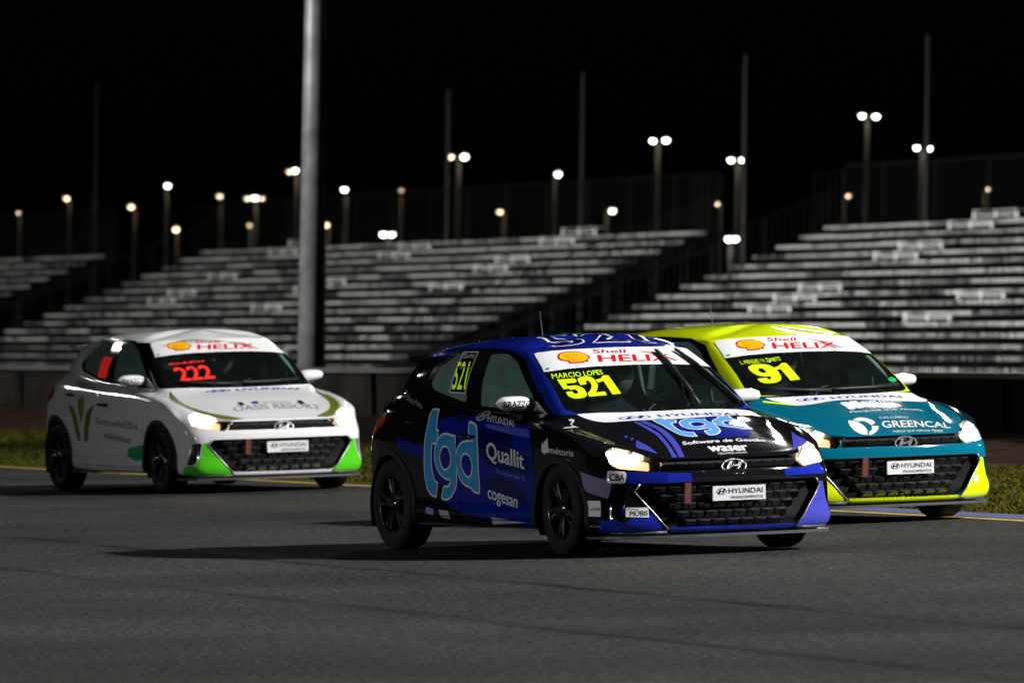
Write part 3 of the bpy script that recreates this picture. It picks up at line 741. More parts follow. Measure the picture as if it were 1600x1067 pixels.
# --- opening panels
guard = lambda m: np.maximum(Z(m) - 1.0, .5 - Yc(m))
PF = lambda m: sdf(top(m), P_HOOD); inside_hood, outside = split(rest, np.maximum(np.maximum(PF(rest) + GAP, 1.0 - X(rest)), .603 - Z(rest)))
_, rest = split(outside, np.maximum(np.maximum(PF(outside) - GAP, 1.0 - X(outside)), .600 - Z(outside))); hood = inside_hood
doors = []
for poly in (P_DOOR_F, P_DOOR_R):
    f = lambda m: np.maximum(sdf(side(m), poly), .5 - Yc(m))
    d, out = split(rest, f(rest) + GAP); _, rest = split(out, f(out) - GAP); doors.append(d)
header, surround = split(surround, np.maximum(1.288 - Z(surround), X(surround) - .62))
roof, rest = split(rest, np.maximum(1.262 - Z(rest) + .0 * X(rest), np.abs(X(rest) + .55) - .98))
fb = lambda m: (m.V[:, 0] - 1.70) - (m.V[:, 2] - .56) * .45
bump, out = split(rest, np.maximum(np.maximum(-fb(rest), 1.3 - X(rest)), Z(rest) - .72) + GAP * .6)
_, rest = split(out, np.maximum(np.maximum(-fb(out), 1.3 - X(out)), Z(out) - .72) - GAP * .6)
fend, rest = split(rest, .955 - X(rest))
# ---- emit the meshes
R_ = lambda m: m.mirror()                                   # right-hand side of the car is y < 0
i_shell = part('body_shell', tm_mesh('body_shell', rest.both(), .012), 'shell')
part('roof', tm_mesh('roof', roof.join(header).both(), .004), 'roof')
i_hood = part('hood', tm_mesh('hood', hood.both(), .018), 'hood')
i_bump = part('front_bumper', tm_mesh('front_bumper', bump.both(), .016), 'bumper')
part('windscreen', tm_mesh('windscreen', ws.push(-.003).both()), 'glass')
part('rear_window', tm_mesh('rear_window', rw.push(-.003).both()), 'side_glass')
part('bumper_lip', tm_mesh('bumper_lip', lip.both(), .02), 'lip')
for sgn, S in ((-1, R_), (1, lambda m: m)):
    part('windscreen_pillar', tm_mesh('windscreen_pillar', S(surround), .006), 'surround')
    part('front_fender', tm_mesh('front_fender', S(fend), .014), 'fender')
    i = part('front_door', tm_mesh('front_door', S(doors[0]), .016), 'door')
    hm = MB(); hx, hz = 0.0, .757
    part('door_handle', MB().tube([(-.12, sgn * .862, .758), (-.09, sgn * .885, .759), (.06, sgn * .888, .755), (.10, sgn * .862, .752)], [.010, .015, .015, .010], 8).mesh('door_handle', True), 'black_gloss', i)
    i = part('rear_door', tm_mesh('rear_door', S(doors[1]), .016), 'door')
    part('door_handle', MB().tube([(-.95, sgn * .850, .843), (-.92, sgn * .872, .846), (-.80, sgn * .874, .842), (-.77, sgn * .852, .838)], [.009, .013, .013, .009], 8).mesh('door_handle', True), 'black_gloss', i)
    part('window_trim', tm_mesh('window_trim', S(dlo), .006), 'black_gloss')
    part('side_window', tm_mesh('side_window', S(gf.push(-.004))), 'side_glass')
    part('side_window', tm_mesh('side_window', S(gr.push(-.004))), 'side_glass')
    part('wheel_arch_flare', tm_mesh('wheel_arch_flare', S(flares[0]), .025), 'black_plastic')
    part('wheel_arch_flare', tm_mesh('wheel_arch_flare', S(flares[1]), .025), 'black_plastic')
    part('bumper_wing', tm_mesh('bumper_wing', S(fang), .03), 'fang_right' if sgn < 0 else 'fang_left')
    part('air_slot', tm_mesh('air_slot', S(slot.push(-.03))), 'black_gloss')
    i = part('tail_lamp', tm_mesh('tail_lamp', S(tail.push(.004)), .02), 'tail')
    # head lamp: clear cover, dark housing, glowing reflector, two bulbs
    i = part('head_lamp', tm_mesh('head_lamp', S(hl.push(-.055)), -.052), 'lamp_housing')
    part('lamp_cover', tm_mesh('lamp_cover', S(hl.push(-.002))), 'lens_clear', i)
    c = corner(hl); g1, _ = split(hl, np.maximum(sdf(c, P_HEADLAMP) + .016, .50 - c[:, 0] + (c[:, 1] - .6) * .3))
    part('lamp_reflector', tm_mesh('lamp_reflector', S(g1.push(-.03))), 'lamp_glow', i)
    for bx, by, bz, br in ((1.785, .705, .628, .040), (1.872, .645, .602, .034)):
        part('lamp_bulb', MB().ball((bx - .012, sgn * (by - .012), bz), br, 14, 10).mesh('lamp_bulb', True), 'lamp_bulb', i)
# --- upper and lower grille: recessed backing with faceted blocks standing in it
def block_mesh(w, h, d, ridge=.3, rz=.12):
    V = [(0, -w / 2, -h / 2), (0, w / 2, -h / 2), (0, w / 2, h / 2), (0, -w / 2, h / 2), (d, -w * ridge, h * rz), (d, w * ridge, h * rz)]
    return mesh_py('grille_block', V, [(0, 1, 5, 4), (1, 2, 5), (2, 3, 4, 5), (3, 0, 4)])
BM_LOW = block_mesh(.097, .052, .046, .30, .22); BM_UP = block_mesh(.098, .046, .026, .36, .2)
def nose_x(y, z):
    hit = BVH.ray_cast(Vector((4, y, z)), Vector((-1, 0, 0)))
    return hit[0].x if hit[0] else 1.9
i_ug = part('upper_grille', tm_mesh('upper_grille', ug.push(-.04).both(), -.038), 'grille_back')
for k in range(-5, 6):
    if k == 0: continue
    y = k * .089 - math.copysign(.012, k)
    if abs(y) > .46: continue
    e = (nose_x(y + .03, .57) - nose_x(y - .03, .57)) / .06
    part('grille_block', BM_UP, 'grille_gloss', i_ug, Matrix.Translation((nose_x(y, .57) - .016, y, .566)) @ Matrix.Rotation(-math.atan(e), 4, 'Z'))
i_lg = part('lower_grille', tm_mesh('lower_grille', lg.push(-.055).both(), -.053), 'grille_back')
for r in range(5):
    z = .203 + r * .054
    lim = .42 + (z - .172) * .70 - .06
    for k in range(-8, 9):
        y = (k + (.5 if r % 2 else 0)) * .099
        if abs(y) > lim: continue
        e = (nose_x(y + .03, z) - nose_x(y - .03, z)) / .06
        part('grille_block', BM_LOW, 'grille_gloss', i_lg, Matrix.Translation((nose_x(y, z) - .044, y, z)) @ Matrix.Rotation(-math.atan(e), 4, 'Z'))
# --- thin bright edges on the bumper corners
def corner_point(q, z, out=.004):
    best = None
    for y in np.linspace(.25, .86, 123):
        h = BVH.ray_cast(Vector((4, y, z)), Vector((-1, 0, 0)))
        if h[0] is None: break
        e = abs(y - .75 * (h[0].x - 1.9) - q)
        if best is None or e < best[0]: best = (e, h[0] + h[1] * out)
    return best[1]
for sgn in (-1, 1):
    for name_, key_, pts_, r_ in (('edge_trim', 'trim_silver', [(.600, .412), (.54, .35), (.47, .285), (.41, .226), (.356, .170)], .0045), ('edge_trim', 'trim_silver', [(.560, .455), (.600, .412)], .005),
                                  ('corner_lip', 'dark_trim', [(.37, .154), (.48, .152), (.60, .152), (.70, .153), (.80, .155)], .011)):
        P_ = [corner_point(*p) for p in pts_]
        part(name_, MB().tube([(p.x, sgn * p.y, p.z) for p in P_], r_, 6).mesh(name_, True), key_)
# --- emblem, plate, tow strap
def ellipse(ry, rz, n=36, cy=0, cz=0): return [(cy + ry * math.cos(2 * math.pi * k / n), cz + rz * math.sin(2 * math.pi * k / n)) for k in range(n)]
mb = MB()
for (a, b, x0, x1) in (((.094, .050), (.078, .037), 0, .016),):
    o, i2 = ellipse(*a), ellipse(*b); n = len(o); V = []; F = []
    for x_, L_ in ((x0, o), (x1, [(p[0] * .97, p[1] * .97) for p in o]), (x1, i2), (x0, i2)): V += [(x_, p[0], p[1]) for p in L_]
    for q in range(3):
        for k in range(n): F.append((q * n + k, q * n + (k + 1) % n, (q + 1) * n + (k + 1) % n, (q + 1) * n + k))
    mb.add(V, F)
def slab(mb, poly, x0, x1):
    n = len(poly); V = [(x0, p[0], p[1]) for p in poly] + [(x1, p[0], p[1]) for p in poly]
    mb.add(V, [tuple(range(n))[::-1], tuple(range(n, 2 * n))] + [(k, (k + 1) % n, n + (k + 1) % n, n + k) for k in range(n)])
H_BAR = [[(-.062, -.026), (-.036, -.034), (-.010, .034), (-.034, .026)], [(.062, .026), (.036, .034), (.010, -.034), (.034, -.026)], [(-.026, -.012), (.024, -.002), (.027, .012), (-.022, .004)]]
for p_ in H_BAR: slab(mb, p_, .002, .015)
part('emblem', mb.mesh('emblem'), 'chrome', None, Matrix.Translation((nose_x(0, .555) - .004, 0, .552)) @ Matrix.Rotation(-.12, 4, 'Y'))
i_plate = part('number_plate', MB().box((0, 0, 0), (.012, .375, .092)).mesh('number_plate'), 'plate_white', None, Matrix.Translation((2.088, .022, .383)))
mb = MB(); mb.tube([(.007, p[0], p[1]) for p in ellipse(.034, .019, 24, -.125, .012)] + [(.007, -.125 + .034, .012)], .0022, 5)
for p_ in H_BAR: slab(mb, [(-.125 + a * .42, .012 + b * .42) for a, b in p_], .006, .0085)
part('emblem_print', mb.mesh('emblem_print'), 'print_navy', i_plate)
part('tow_strap', MB().box((0, 0, 0), (.006, .045, .125)).mesh('tow_strap'), 'tow_red', None, Matrix.Translation((2.080, -.335, .395)) @ Matrix.Rotation(.1, 4, 'Y'))
# --- splitter, underbody, wheel wells, lining
sp = [(p[0] + .012, p[1] * 1.012) for p in CTRL[1][:7]]
outl = [(x, -y) for x, y in sp[::-1]] + sp[1:]
n = len(outl); V = [(x, y, .112) for x, y in outl] + [(x, y, .130) for x, y in outl]
part('splitter', mesh_py('splitter', V, [tuple(range(n)), tuple(range(n, 2 * n))[::-1]] + [(k, n + k, n + (k + 1) % n, (k + 1) % n) for k in range(n)]), 'dark_trim')
mb = MB(); mb.box((.05, 0, .175), (3.5, 1.24, .012)); mb.box((0, .70, .178), (1.75, .24, .012)); mb.box((0, -.70, .178), (1.75, .24, .012))
mb.box((1.72, 0, .40), (.02, 1.3, .46)); mb.box((1.12, 0, .52), (.02, 1.2, .68)); mb.box((-1.72, 0, .5), (.02, 1.2, .6))
part('underbody', mb.mesh('underbody'), 'interior_dark')
for sgn in (-1, 1):
    for cx, cz, r in ARCH:
        mb = MB(); V = []; F = []; n = 20
        for k in range(n + 1):
            t = math.pi * (-.12 + 1.24 * k / n)
            V += [(cx + (r + .01) * math.cos(t), sgn * .42, cz + (r + .01) * math.sin(t)), (cx + (r + .01) * math.cos(t), sgn * .83, cz + (r + .01) * math.sin(t))]
        F = [(2 * k, 2 * k + 1, 2 * k + 3, 2 * k + 2) for k in range(n)]; F.append(tuple(range(0, 2 * n + 2, 2)))
        mb.add(V, F); part('wheel_well', mb.mesh('wheel_well'), 'interior_dark')
lin = rest.join(roof).join(header).join(doors[0]).join(doors[1]).join(surround).join(dlo)
lin, _ = split(lin, -(lin.V[:, 2] - .30)); lin, _ = split(lin, lin.V[:, 0] - 1.08)
part('cabin_lining', tm_mesh('cabin_lining', lin.push(-.022).both()), 'cabin_paint')
# --- wheels
tyre = [(.196, -.080), (.205, -.094), (.235, -.100), (.268, -.098), (.288, -.089), (.297, -.074), (.300, -.055), (.300, .055), (.297, .074), (.288, .089), (.268, .098), (.235, .100), (.205, .094), (.196, .080)]
ME_TYRE = MB().lathe(tyre, 56, 'Y', True).mesh('tyre', True)
rimp = [(.200, -.088), (.192, -.092), (.186, -.084), (.180, -.060), (.172, -.020), (.168, .06), (.186, .084), (.200, .088)]
ME_RIM = MB().lathe(rimp, 48, 'Y').lathe([(.0, .0), (.165, .0), (.165, .012), (.0, .012)], 32).mesh('wheel', True)
mb = MB()
mb.add([(.045, -.074, -.022), (.045, -.074, .022), (.180, -.084, .013), (.180, -.084, -.013), (.045, -.040, -.026), (.045, -.040, .026), (.183, -.055, .018), (.183, -.055, -.018), (.11, -.087, 0)],
       [(0, 8, 1), (1, 8, 2), (2, 8, 3), (3, 8, 0), (1, 2, 6, 5), (0, 4, 7, 3), (4, 5, 6, 7), (2, 3, 7, 6), (0, 1, 5, 4)])
ME_SPOKE = mb.mesh('spoke')
ME_HUB = MB().lathe([(0, -.082), (.026, -.082), (.030, -.076), (.052, -.072), (.058, -.03), (0, -.03)], 24).mesh('hub', True)
ME_DISC = MB().lathe([(0, -.018), (.13, -.018), (.13, -.006), (0, -.006)], 28).mesh('brake_disc')
ROTS = {}
for sgn in (-1, 1):
    for wx, st in ((1.265, -.035), (-1.265, 0)):
        M = Matrix.Translation((wx, sgn * .742, .300)) @ Matrix.Rotation(st, 4, 'Z') @ (Matrix.Rotation(math.pi, 4, 'Z') if sgn > 0 else Matrix()) @ Matrix.Rotation(rng.uniform(0, 1), 4, 'Y')
        i = part('wheel', ME_RIM, 'rim_black', None, M)
        part('tyre', ME_TYRE, 'tyre_rubber', i); part('hub', ME_HUB, 'rim_black', i); part('brake_disc', ME_DISC, 'steel_grey', i)
        for k in range(10):
            a = 2 * math.pi * (k // 2) / 5 + (.17 if k % 2 else -.17)
            part('spoke', ME_SPOKE, 'rim_black', i, Matrix.Rotation(a, 4, 'Y'))
# --- mirrors
for sgn in (-1, 1):
    V = []; F = []; nu, nv = 20, 9                          # pod: rounded front, flat back, tapering to the outside
    for i in range(nv + 1):
        t = i / nv; yy = .705 + .255 * t; w = max(1 - abs(2 * t - 1) ** 3.2, .0) ** .5
        for k in range(nu):
            a = 2 * math.pi * k / nu; ca, sa = math.cos(a), math.sin(a)
            V.append((.62 + (.085 * max(ca, 0) + .03 * min(ca, 0)) * w * (1 - .25 * t), sgn * yy, .962 + .010 * t + (.055 - .012 * t) * sa * w))
    for i in range(nv):
        for k in range(nu): F.append((i * nu + k, i * nu + (k + 1) % nu, (i + 1) * nu + (k + 1) % nu, (i + 1) * nu + k))
    F += [tuple(range(nu)), tuple(range(nv * nu, nv * nu + nu))]
    me = mesh_py('wing_mirror', V, F, True); i_m = part('wing_mirror', me, 'mirror')
    if sgn < 0: MIRROR_BVH = BVHTree.FromPolygons([Vector(v) for v in V], F); i_mirror_right = i_m
    part('mirror_foot', MB().tube([(.66, sgn * .70, .905), (.64, sgn * .74, .925), (.62, sgn * .78, .945)], [.03, .022, .022], 8).mesh('mirror_foot', True), 'black_plastic', i_m)
    part('mirror_base', MB().box((.61, sgn * .78, .912), (.07, .17, .016)).mesh('mirror_base'), 'black_plastic', i_m)
# --- roof spoiler and aerial
V = []; F = []
for k, y in enumerate(np.linspace(-.52, .52, 15)):
    d = 1 - abs(y / .52) ** 4 * .25
    V += [(-1.30, y, 1.268 + .03 * (1 - (y / .52) ** 2)), (-1.50 - .10 * d, y, 1.268 + .022 * (1 - (y / .52) ** 2)), (-1.51 - .10 * d, y, 1.248 + .022 * (1 - (y / .52) ** 2)), (-1.38, y, 1.20)]
for k in range(14):
    for q in range(4): F.append((4 * k + q, 4 * k + (q + 1) % 4, 4 * k + 4 + (q + 1) % 4, 4 * k + 4 + q))
F += [(0, 1, 2, 3), (56, 59, 58, 57)]
part('roof_spoiler', mesh_py('roof_spoiler', V, F), 'spoiler')
part('aerial', MB().tube([(-.62, 0, 1.36), (-.66, 0, 1.55)], [.005, .002], 6).mesh('aerial'), 'black_plastic')
# --- cabin: dash, steering wheel, seat, roll cage
mb = MB(); V = []; prof = [(1.06, .868), (.86, .885), (.76, .86), (.74, .78), (.80, .55), (1.06, .50)]
for y in (-.64, .64): V += [(a, y, b) for a, b in prof]
n = len(prof); mb.add(V, [tuple(range(n)), tuple(range(n, 2 * n))[::-1]] + [(k, n + k, n + (k + 1) % n, (k + 1) % n) for k in range(n)])
part('dashboard', mb.mesh('dashboard'), 'interior_dark')
mb = MB(); Ms = Matrix.Translation((.46, .36, .80)) @ Matrix.Rotation(-.45, 4, 'Y')
ring = [Ms @ Vector((0, .155 * math.cos(t), .155 * math.sin(t))) for t in np.linspace(0, 2 * math.pi, 25)]
mb.tube(ring, .014, 6, False); mb.tube([Ms @ Vector((0, -.15, 0)), Ms @ Vector((0, .15, 0))], .014, 6); mb.tube([Ms @ Vector((0, 0, 0)), Ms @ Vector((.3, 0, 0))], .025, 8)
part('steering_wheel', mb.mesh('steering_wheel', True), 'black_plastic')
def seat_mesh(cy):
    V = []; F = []; P = [(.20, .40, .20), (.05, .36, .24), (-.15, .34, .25), (-.30, .40, .25), (-.36, .60, .26), (-.42, .85, .29), (-.48, 1.02, .22), (-.52, 1.16, .17), (-.525, 1.24, .10)]
    for x, z, w in P:
        for t in (-1, -.8, -.4, 0, .4, .8, 1):
            V.append((x + (.14 if abs(t) == 1 else .05 if abs(t) == .8 else 0), cy + w * t, z + (.05 if abs(t) == 1 and z < .5 else 0)))
    for i in range(len(P) - 1):
        for k in range(6): F.append((i * 7 + k, i * 7 + k + 1, (i + 1) * 7 + k + 1, (i + 1) * 7 + k))
    return mesh_py('race_seat', V, F, True)
part('race_seat', seat_mesh(.36), 'seat_cloth')
mb = MB(); r = .021
for s_ in (-1, 1):
    mb.tube([(.93, s_ * .63, .20), (.92, s_ * .64, .80), (.86, s_ * .625, .95), (.62, s_ * .575, 1.12), (.34, s_ * .53, 1.255), (-.10, s_ * .545, 1.29), (-.40, s_ * .55, 1.285)], r, 8)
    mb.tube([(-.40, s_ * .60, .20), (-.40, s_ * .635, .85), (-.40, s_ * .58, 1.18), (-.40, s_ * .53, 1.285)], r, 8)
    mb.tube([(-.40, s_ * .53, 1.27), (-1.25, s_ * .50, .75), (-1.30, s_ * .48, .45)], r, 8)
    mb.tube([(.90, s_ * .66, .60), (-.40, s_ * .66, .35)], r, 8); mb.tube([(.90, s_ * .66, .35), (-.40, s_ * .66, .62)], r, 8)
    mb.tube([(.55, s_ * .60, 1.15), (.50, s_ * .68, .85)], .014, 6)
mb.tube([(-.40, -.54, 1.285), (-.40, .54, 1.285)], r, 8); mb.tube([(.34, -.53, 1.255), (.34, .53, 1.255)], r, 8)
mb.tube([(-.40, .53, 1.25), (-.40, -.60, .30)], r, 8); mb.tube([(-.40, -.62, .80), (-.40, .62, .80)], r, 8)
mb.tube([(-.41, -.53, 1.27), (-1.25, .48, .70)], r, 8); mb.tube([(-.41, .53, 1.27), (-1.25, -.48, .70)], r, 8); mb.tube([(-.40, -.05, 1.28), (.34, .52, 1.26)], r, 8)
part('roll_cage', mb.mesh('roll_cage', True), 'cage_grey')

# ================================================================= stickers, lettering and paint patches laid onto the body
DEC_BLUE = [('p', 'paint_patch', 'S', 'blue', [[(-0.652, 0.654), (-0.634, 0.838), (-0.213, 0.892), (0.884, 0.821), (0.94, 0.665), (0.956, 0.546), (0.997, 0.307), (1.002, 0.179), (0.253, 0.218), (-0.302, 0.282), (-0.395, 0.335), (-0.524, 0.44), (-0.63, 0.532)]], 0, 0),
    ('p', 'paint_patch', 'S', 'blue', [[(-1.093, 0.744), (-0.664, 0.677), (-0.676, 0.593), (-1.078, 0.675)]], 0, 0),
    ('p', 'paint_patch', 'S', 'navy', [[(0.123, 0.832), (0.633, 0.772), (0.675, 0.673), (0.938, 0.613), (0.91, 0.505), (0.809, 0.52), (0.279, 0.577), (0.178, 0.623)]], 0, 1),
    ('p', 'paint_patch', 'S', 'navy', [[(0.186, 0.475), (0.442, 0.501), (0.778, 0.412), (0.839, 0.305), (0.525, 0.378), (0.247, 0.421)]], 0, 1),
    ('p', 'paint_patch', 'S', 'black', [[(-0.526, 0.46), (-0.387, 0.414), (-0.442, 0.327), (-0.562, 0.334), (-0.611, 0.396)]], 0, 1),
    ('p', 'paint_patch', 'S', 'lavender', [[(0.216, 0.836), (0.605, 0.818), (0.857, 0.804), (0.913, 0.747), (0.634, 0.769), (0.262, 0.808)]], 0, 1),  # reflection along the door, painted in as a lavender band
    ('p', 'letter_outline', 'S', 'silver', [[(-0.669, 0.929), (-0.561, 0.923), (-0.5, 0.853), (-0.484, 0.802), (-0.452, 0.798), (-0.454, 0.759), (-0.465, 0.7), (-0.535, 0.7), (-0.558, 0.617), (-0.557, 0.523), (-0.533, 0.468), (-0.49, 0.453), (-0.534, 0.35), (-0.615, 0.365), (-0.674, 0.411), (-0.694, 0.498), (-0.679, 0.616), (-0.653, 0.75), (-0.637, 0.844)]], 0, 2),
    ('p', 'letter', 'S', 'sky', [[(-0.669, 0.929), (-0.561, 0.923), (-0.5, 0.853), (-0.484, 0.802), (-0.452, 0.798), (-0.454, 0.759), (-0.465, 0.7), (-0.535, 0.7), (-0.558, 0.617), (-0.557, 0.523), (-0.533, 0.468), (-0.49, 0.453), (-0.534, 0.35), (-0.615, 0.365), (-0.674, 0.411), (-0.694, 0.498), (-0.679, 0.616), (-0.653, 0.75), (-0.637, 0.844)]], -0.013, 3),
    ('p', 'letter_outline', 'S', 'silver', [[(-0.41, 0.767), (-0.349, 0.777), (-0.275, 0.769), (-0.192, 0.762), (-0.178, 0.683), (-0.186, 0.542), (-0.211, 0.432), (-0.284, 0.368), (-0.36, 0.335), (-0.442, 0.339), (-0.459, 0.359), (-0.412, 0.43), (-0.362, 0.432), (-0.316, 0.45), (-0.313, 0.469), (-0.367, 0.47), (-0.459, 0.508), (-0.511, 0.57), (-0.519, 0.633), (-0.493, 0.696), (-0.45, 0.744)], [(-0.385, 0.674), (-0.338, 0.683), (-0.294, 0.666), (-0.274, 0.619), (-0.29, 0.572), (-0.341, 0.544), (-0.386, 0.548), (-0.417, 0.579), (-0.428, 0.626)]], 0, 2),
    ('p', 'letter', 'S', 'sky', [[(-0.41, 0.767), (-0.349, 0.777), (-0.275, 0.769), (-0.192, 0.762), (-0.178, 0.683), (-0.186, 0.542), (-0.211, 0.432), (-0.284, 0.368), (-0.36, 0.335), (-0.442, 0.339), (-0.459, 0.359), (-0.412, 0.43), (-0.362, 0.432), (-0.316, 0.45), (-0.313, 0.469), (-0.367, 0.47), (-0.459, 0.508), (-0.511, 0.57), (-0.519, 0.633), (-0.493, 0.696), (-0.45, 0.744)], [(-0.385, 0.674), (-0.338, 0.683), (-0.294, 0.666), (-0.274, 0.619), (-0.29, 0.572), (-0.341, 0.544), (-0.386, 0.548), (-0.417, 0.579), (-0.428, 0.626)]], -0.013, 3),
    ('p', 'letter_outline', 'S', 'silver', [[(-0.036, 0.854), (0.044, 0.843), (0.112, 0.808), (0.154, 0.685), (0.141, 0.514), (0.138, 0.412), (0.115, 0.382), (0.036, 0.392), (-0.002, 0.415), (-0.109, 0.441), (-0.163, 0.487), (-0.185, 0.55), (-0.192, 0.62), (-0.166, 0.675), (-0.102, 0.718), (-0.014, 0.732), (0.058, 0.729), (-0.008, 0.777)], [(-0.082, 0.625), (-0.036, 0.637), (0.016, 0.618), (0.042, 0.575), (0.028, 0.528), (-0.015, 0.498), (-0.058, 0.508), (-0.096, 0.543), (-0.11, 0.586)]], 0, 2),
    ('p', 'letter', 'S', 'sky', [[(-0.036, 0.854), (0.044, 0.843), (0.112, 0.808), (0.154, 0.685), (0.141, 0.514), (0.138, 0.412), (0.115, 0.382), (0.036, 0.392), (-0.002, 0.415), (-0.109, 0.441), (-0.163, 0.487), (-0.185, 0.55), (-0.192, 0.62), (-0.166, 0.675), (-0.102, 0.718), (-0.014, 0.732), (0.058, 0.729), (-0.008, 0.777)], [(-0.082, 0.625), (-0.036, 0.637), (0.016, 0.618), (0.042, 0.575), (0.028, 0.528), (-0.015, 0.498), (-0.058, 0.508), (-0.096, 0.543), (-0.11, 0.586)]], -0.013, 3),
    ('t', 'lettering', 'S', 'silver', 'Quallit', [(0.275, 0.616), (0.816, 0.55), (0.283, 0.723)], 0.012, 0, 2),
    ('t', 'lettering', 'S', 'lavtext', 'Soluções em TI', [(0.404, 0.522), (0.806, 0.474), (0.409, 0.55)], 0, 0, 2),
    ('t', 'lettering', 'S', 'silver', 'cogesan', [(0.245, 0.359), (0.676, 0.298), (0.253, 0.414)], 0.012, 0, 2),
    ('t', 'lettering', 'S', 'silver', 'HYUNDAI', [(0.23, 0.851), (0.647, 0.817), (0.166, 0.891)], 0.008, 0.25, 2),
    ('t', 'lettering', 'S', 'lavtext', 'FINANCIAMENTOS', [(0.231, 0.816), (0.636, 0.77), (0.219, 0.832)], 0.0, 0, 2),
    ('t', 'lettering', 'S', 'silver', 'métoris', [(1.196, 0.657), (1.521, 0.635), (1.2, 0.695)], 0.008, 0, 2),
    ('t', 'lettering', 'S', 'grey', 'inteligência de negócios', [(1.176, 0.624), (1.481, 0.606), (1.177, 0.637)], 0, 0, 2),
    ('p', 'logo_stroke', 'S', 'silver', [[(1.092, 0.713), (1.108, 0.721), (1.126, 0.672), (1.148, 0.667), (1.122, 0.649), (1.09, 0.666)]], 0, 2),
    ('p', 'logo_stroke', 'S', 'silver', [[(1.121, 0.727), (1.136, 0.736), (1.154, 0.686), (1.171, 0.667), (1.143, 0.653), (1.112, 0.672)]], 0, 2),
    ('p', 'logo_stroke', 'S', 'silver', [[(1.148, 0.742), (1.163, 0.75), (1.181, 0.701), (1.193, 0.667), (1.165, 0.657), (1.133, 0.677)]], 0, 2),
    ('p', 'logo_stroke', 'S', 'silver', [[(1.089, 0.861), (1.104, 0.861), (1.138, 0.846), (1.159, 0.831), (1.191, 0.816), (1.266, 0.803), (1.237, 0.808), (1.152, 0.829), (1.136, 0.841), (1.117, 0.849), (1.109, 0.849)]], 0, 2),
    ('t', 'lettering', 'S', 'grey', 'Tolardo', [(-1.248, 1.0), (-0.792, 0.924), (-1.4, 1.053)], 0.004, 0.3, 2),
    ('p', 'sticker', 'S', 'grey', [[(0.294, 0.238), (0.803, 0.207), (0.296, 0.189)]], 0, 2),
    ('p', 'sticker', 'S', 'lavtext', [[(-0.696, 0.29), (-0.57, 0.276), (-0.577, 0.233), (-0.698, 0.251)]], 0, 2),
    ('p', 'sticker', 'S', 'grey', [[(-0.5, 0.273), (-0.349, 0.267), (-0.325, 0.217), (-0.468, 0.226)]], 0, 2),
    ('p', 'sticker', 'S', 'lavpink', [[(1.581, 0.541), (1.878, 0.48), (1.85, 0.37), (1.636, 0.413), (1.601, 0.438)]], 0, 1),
    ('p', 'sticker', 'S', 'white', [[(1.602, 0.356), (1.787, 0.357), (1.798, 0.256), (1.599, 0.259)]], 0, 2),
    ('p', 'sticker', 'S', 'red', [[(1.636, 0.336), (1.659, 0.31), (1.653, 0.285), (1.625, 0.283), (1.61, 0.3)]], 0, 3),
    ('t', 'lettering', 'S', 'grey', 'oooo', [(1.672, 0.295), (1.788, 0.296), (1.671, 0.316)], 0, 0, 3),
    ('p', 'sticker', 'F', 'white', [[(-0.768, 0.543), (-0.697, 0.537), (-0.689, 0.524), (-0.705, 0.471), (-0.719, 0.463), (-0.777, 0.469), (-0.782, 0.481), (-0.773, 0.535)]], 0, 2),
    ('t', 'lettering', 'F', 'black', 'CBA', [(-0.774, 0.483), (-0.709, 0.48), (-0.767, 0.524)], 0.012, 0.35, 3),
    ('p', 'sticker', 'F', 'white', [[(-0.709, 0.312), (-0.579, 0.31), (-0.58, 0.247), (-0.715, 0.254)]], 0, 2),
    ('t', 'lettering', 'F', 'black', 'MOBIS', [(-0.689, 0.259), (-0.587, 0.258), (-0.685, 0.292)], 0.002, 0, 3),
    ('t', 'lettering', 'F', 'black', 'HYUNDAI', [(-0.704, 0.297), (-0.635, 0.295), (-0.703, 0.307)], 0, 0, 3),
    ('t', 'lettering', 'S', 'gold', 'Piquet Motors', [(1.604, 0.192), (1.788, 0.189), (1.612, 0.208)], 0, 0, 2),
    ('p', 'number_border', 'S', 'silver', [[(-0.523, 1.298), (-0.28, 1.298), (-0.286, 1.026), (-0.542, 1.032)]], 0, 2),
    ('p', 'number_panel', 'S', 'black', [[(-0.501, 1.291), (-0.295, 1.29), (-0.301, 1.034), (-0.522, 1.039)]], 0, 3),
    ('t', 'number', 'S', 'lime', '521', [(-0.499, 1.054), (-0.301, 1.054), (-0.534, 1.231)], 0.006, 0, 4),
    ('t', 'lettering', 'S', 'white', 'Zurky', [(-0.482, 1.254), (-0.301, 1.259), (-0.495, 1.283)], 0.0, 0.2, 4),
    ('p', 'paint_patch', 'F', 'blue', [[(-0.688, 0.533), (-0.483, 0.529), (-0.452, 0.521), (-0.464, 0.457), (-0.752, 0.466), (-0.698, 0.475)]], 0, 0),
    ('p', 'paint_patch', 'F', 'blue2', [[(-0.452, 0.521), (-0.307, 0.517), (-0.292, 0.466), (-0.464, 0.459)]], 0, 0),
    ('p', 'paint_patch', 'F', 'blue2', [[(0.365, 0.519), (0.537, 0.527), (0.672, 0.553), (0.713, 0.514), (0.725, 0.48), (0.511, 0.48), (0.372, 0.477)]], 0, 0),
    ('p', 'paint_patch', 'F', 'black', [[(-0.593, 0.453), (-0.657, 0.41), (-0.563, 0.311), (-0.72, 0.223), (-0.8, 0.226), (-0.78, 0.373), (-0.753, 0.446)]], 0, 0),
    ('p', 'paint_patch', 'H', 'deepblue', [[(-0.114, -1.241), (0.125, -1.219), (0.328, -1.206), (0.459, -1.274), (0.425, -1.537), (0.302, -1.702), (0.064, -1.732), (-0.009, -1.626), (-0.152, -1.605)]], 0, 0),
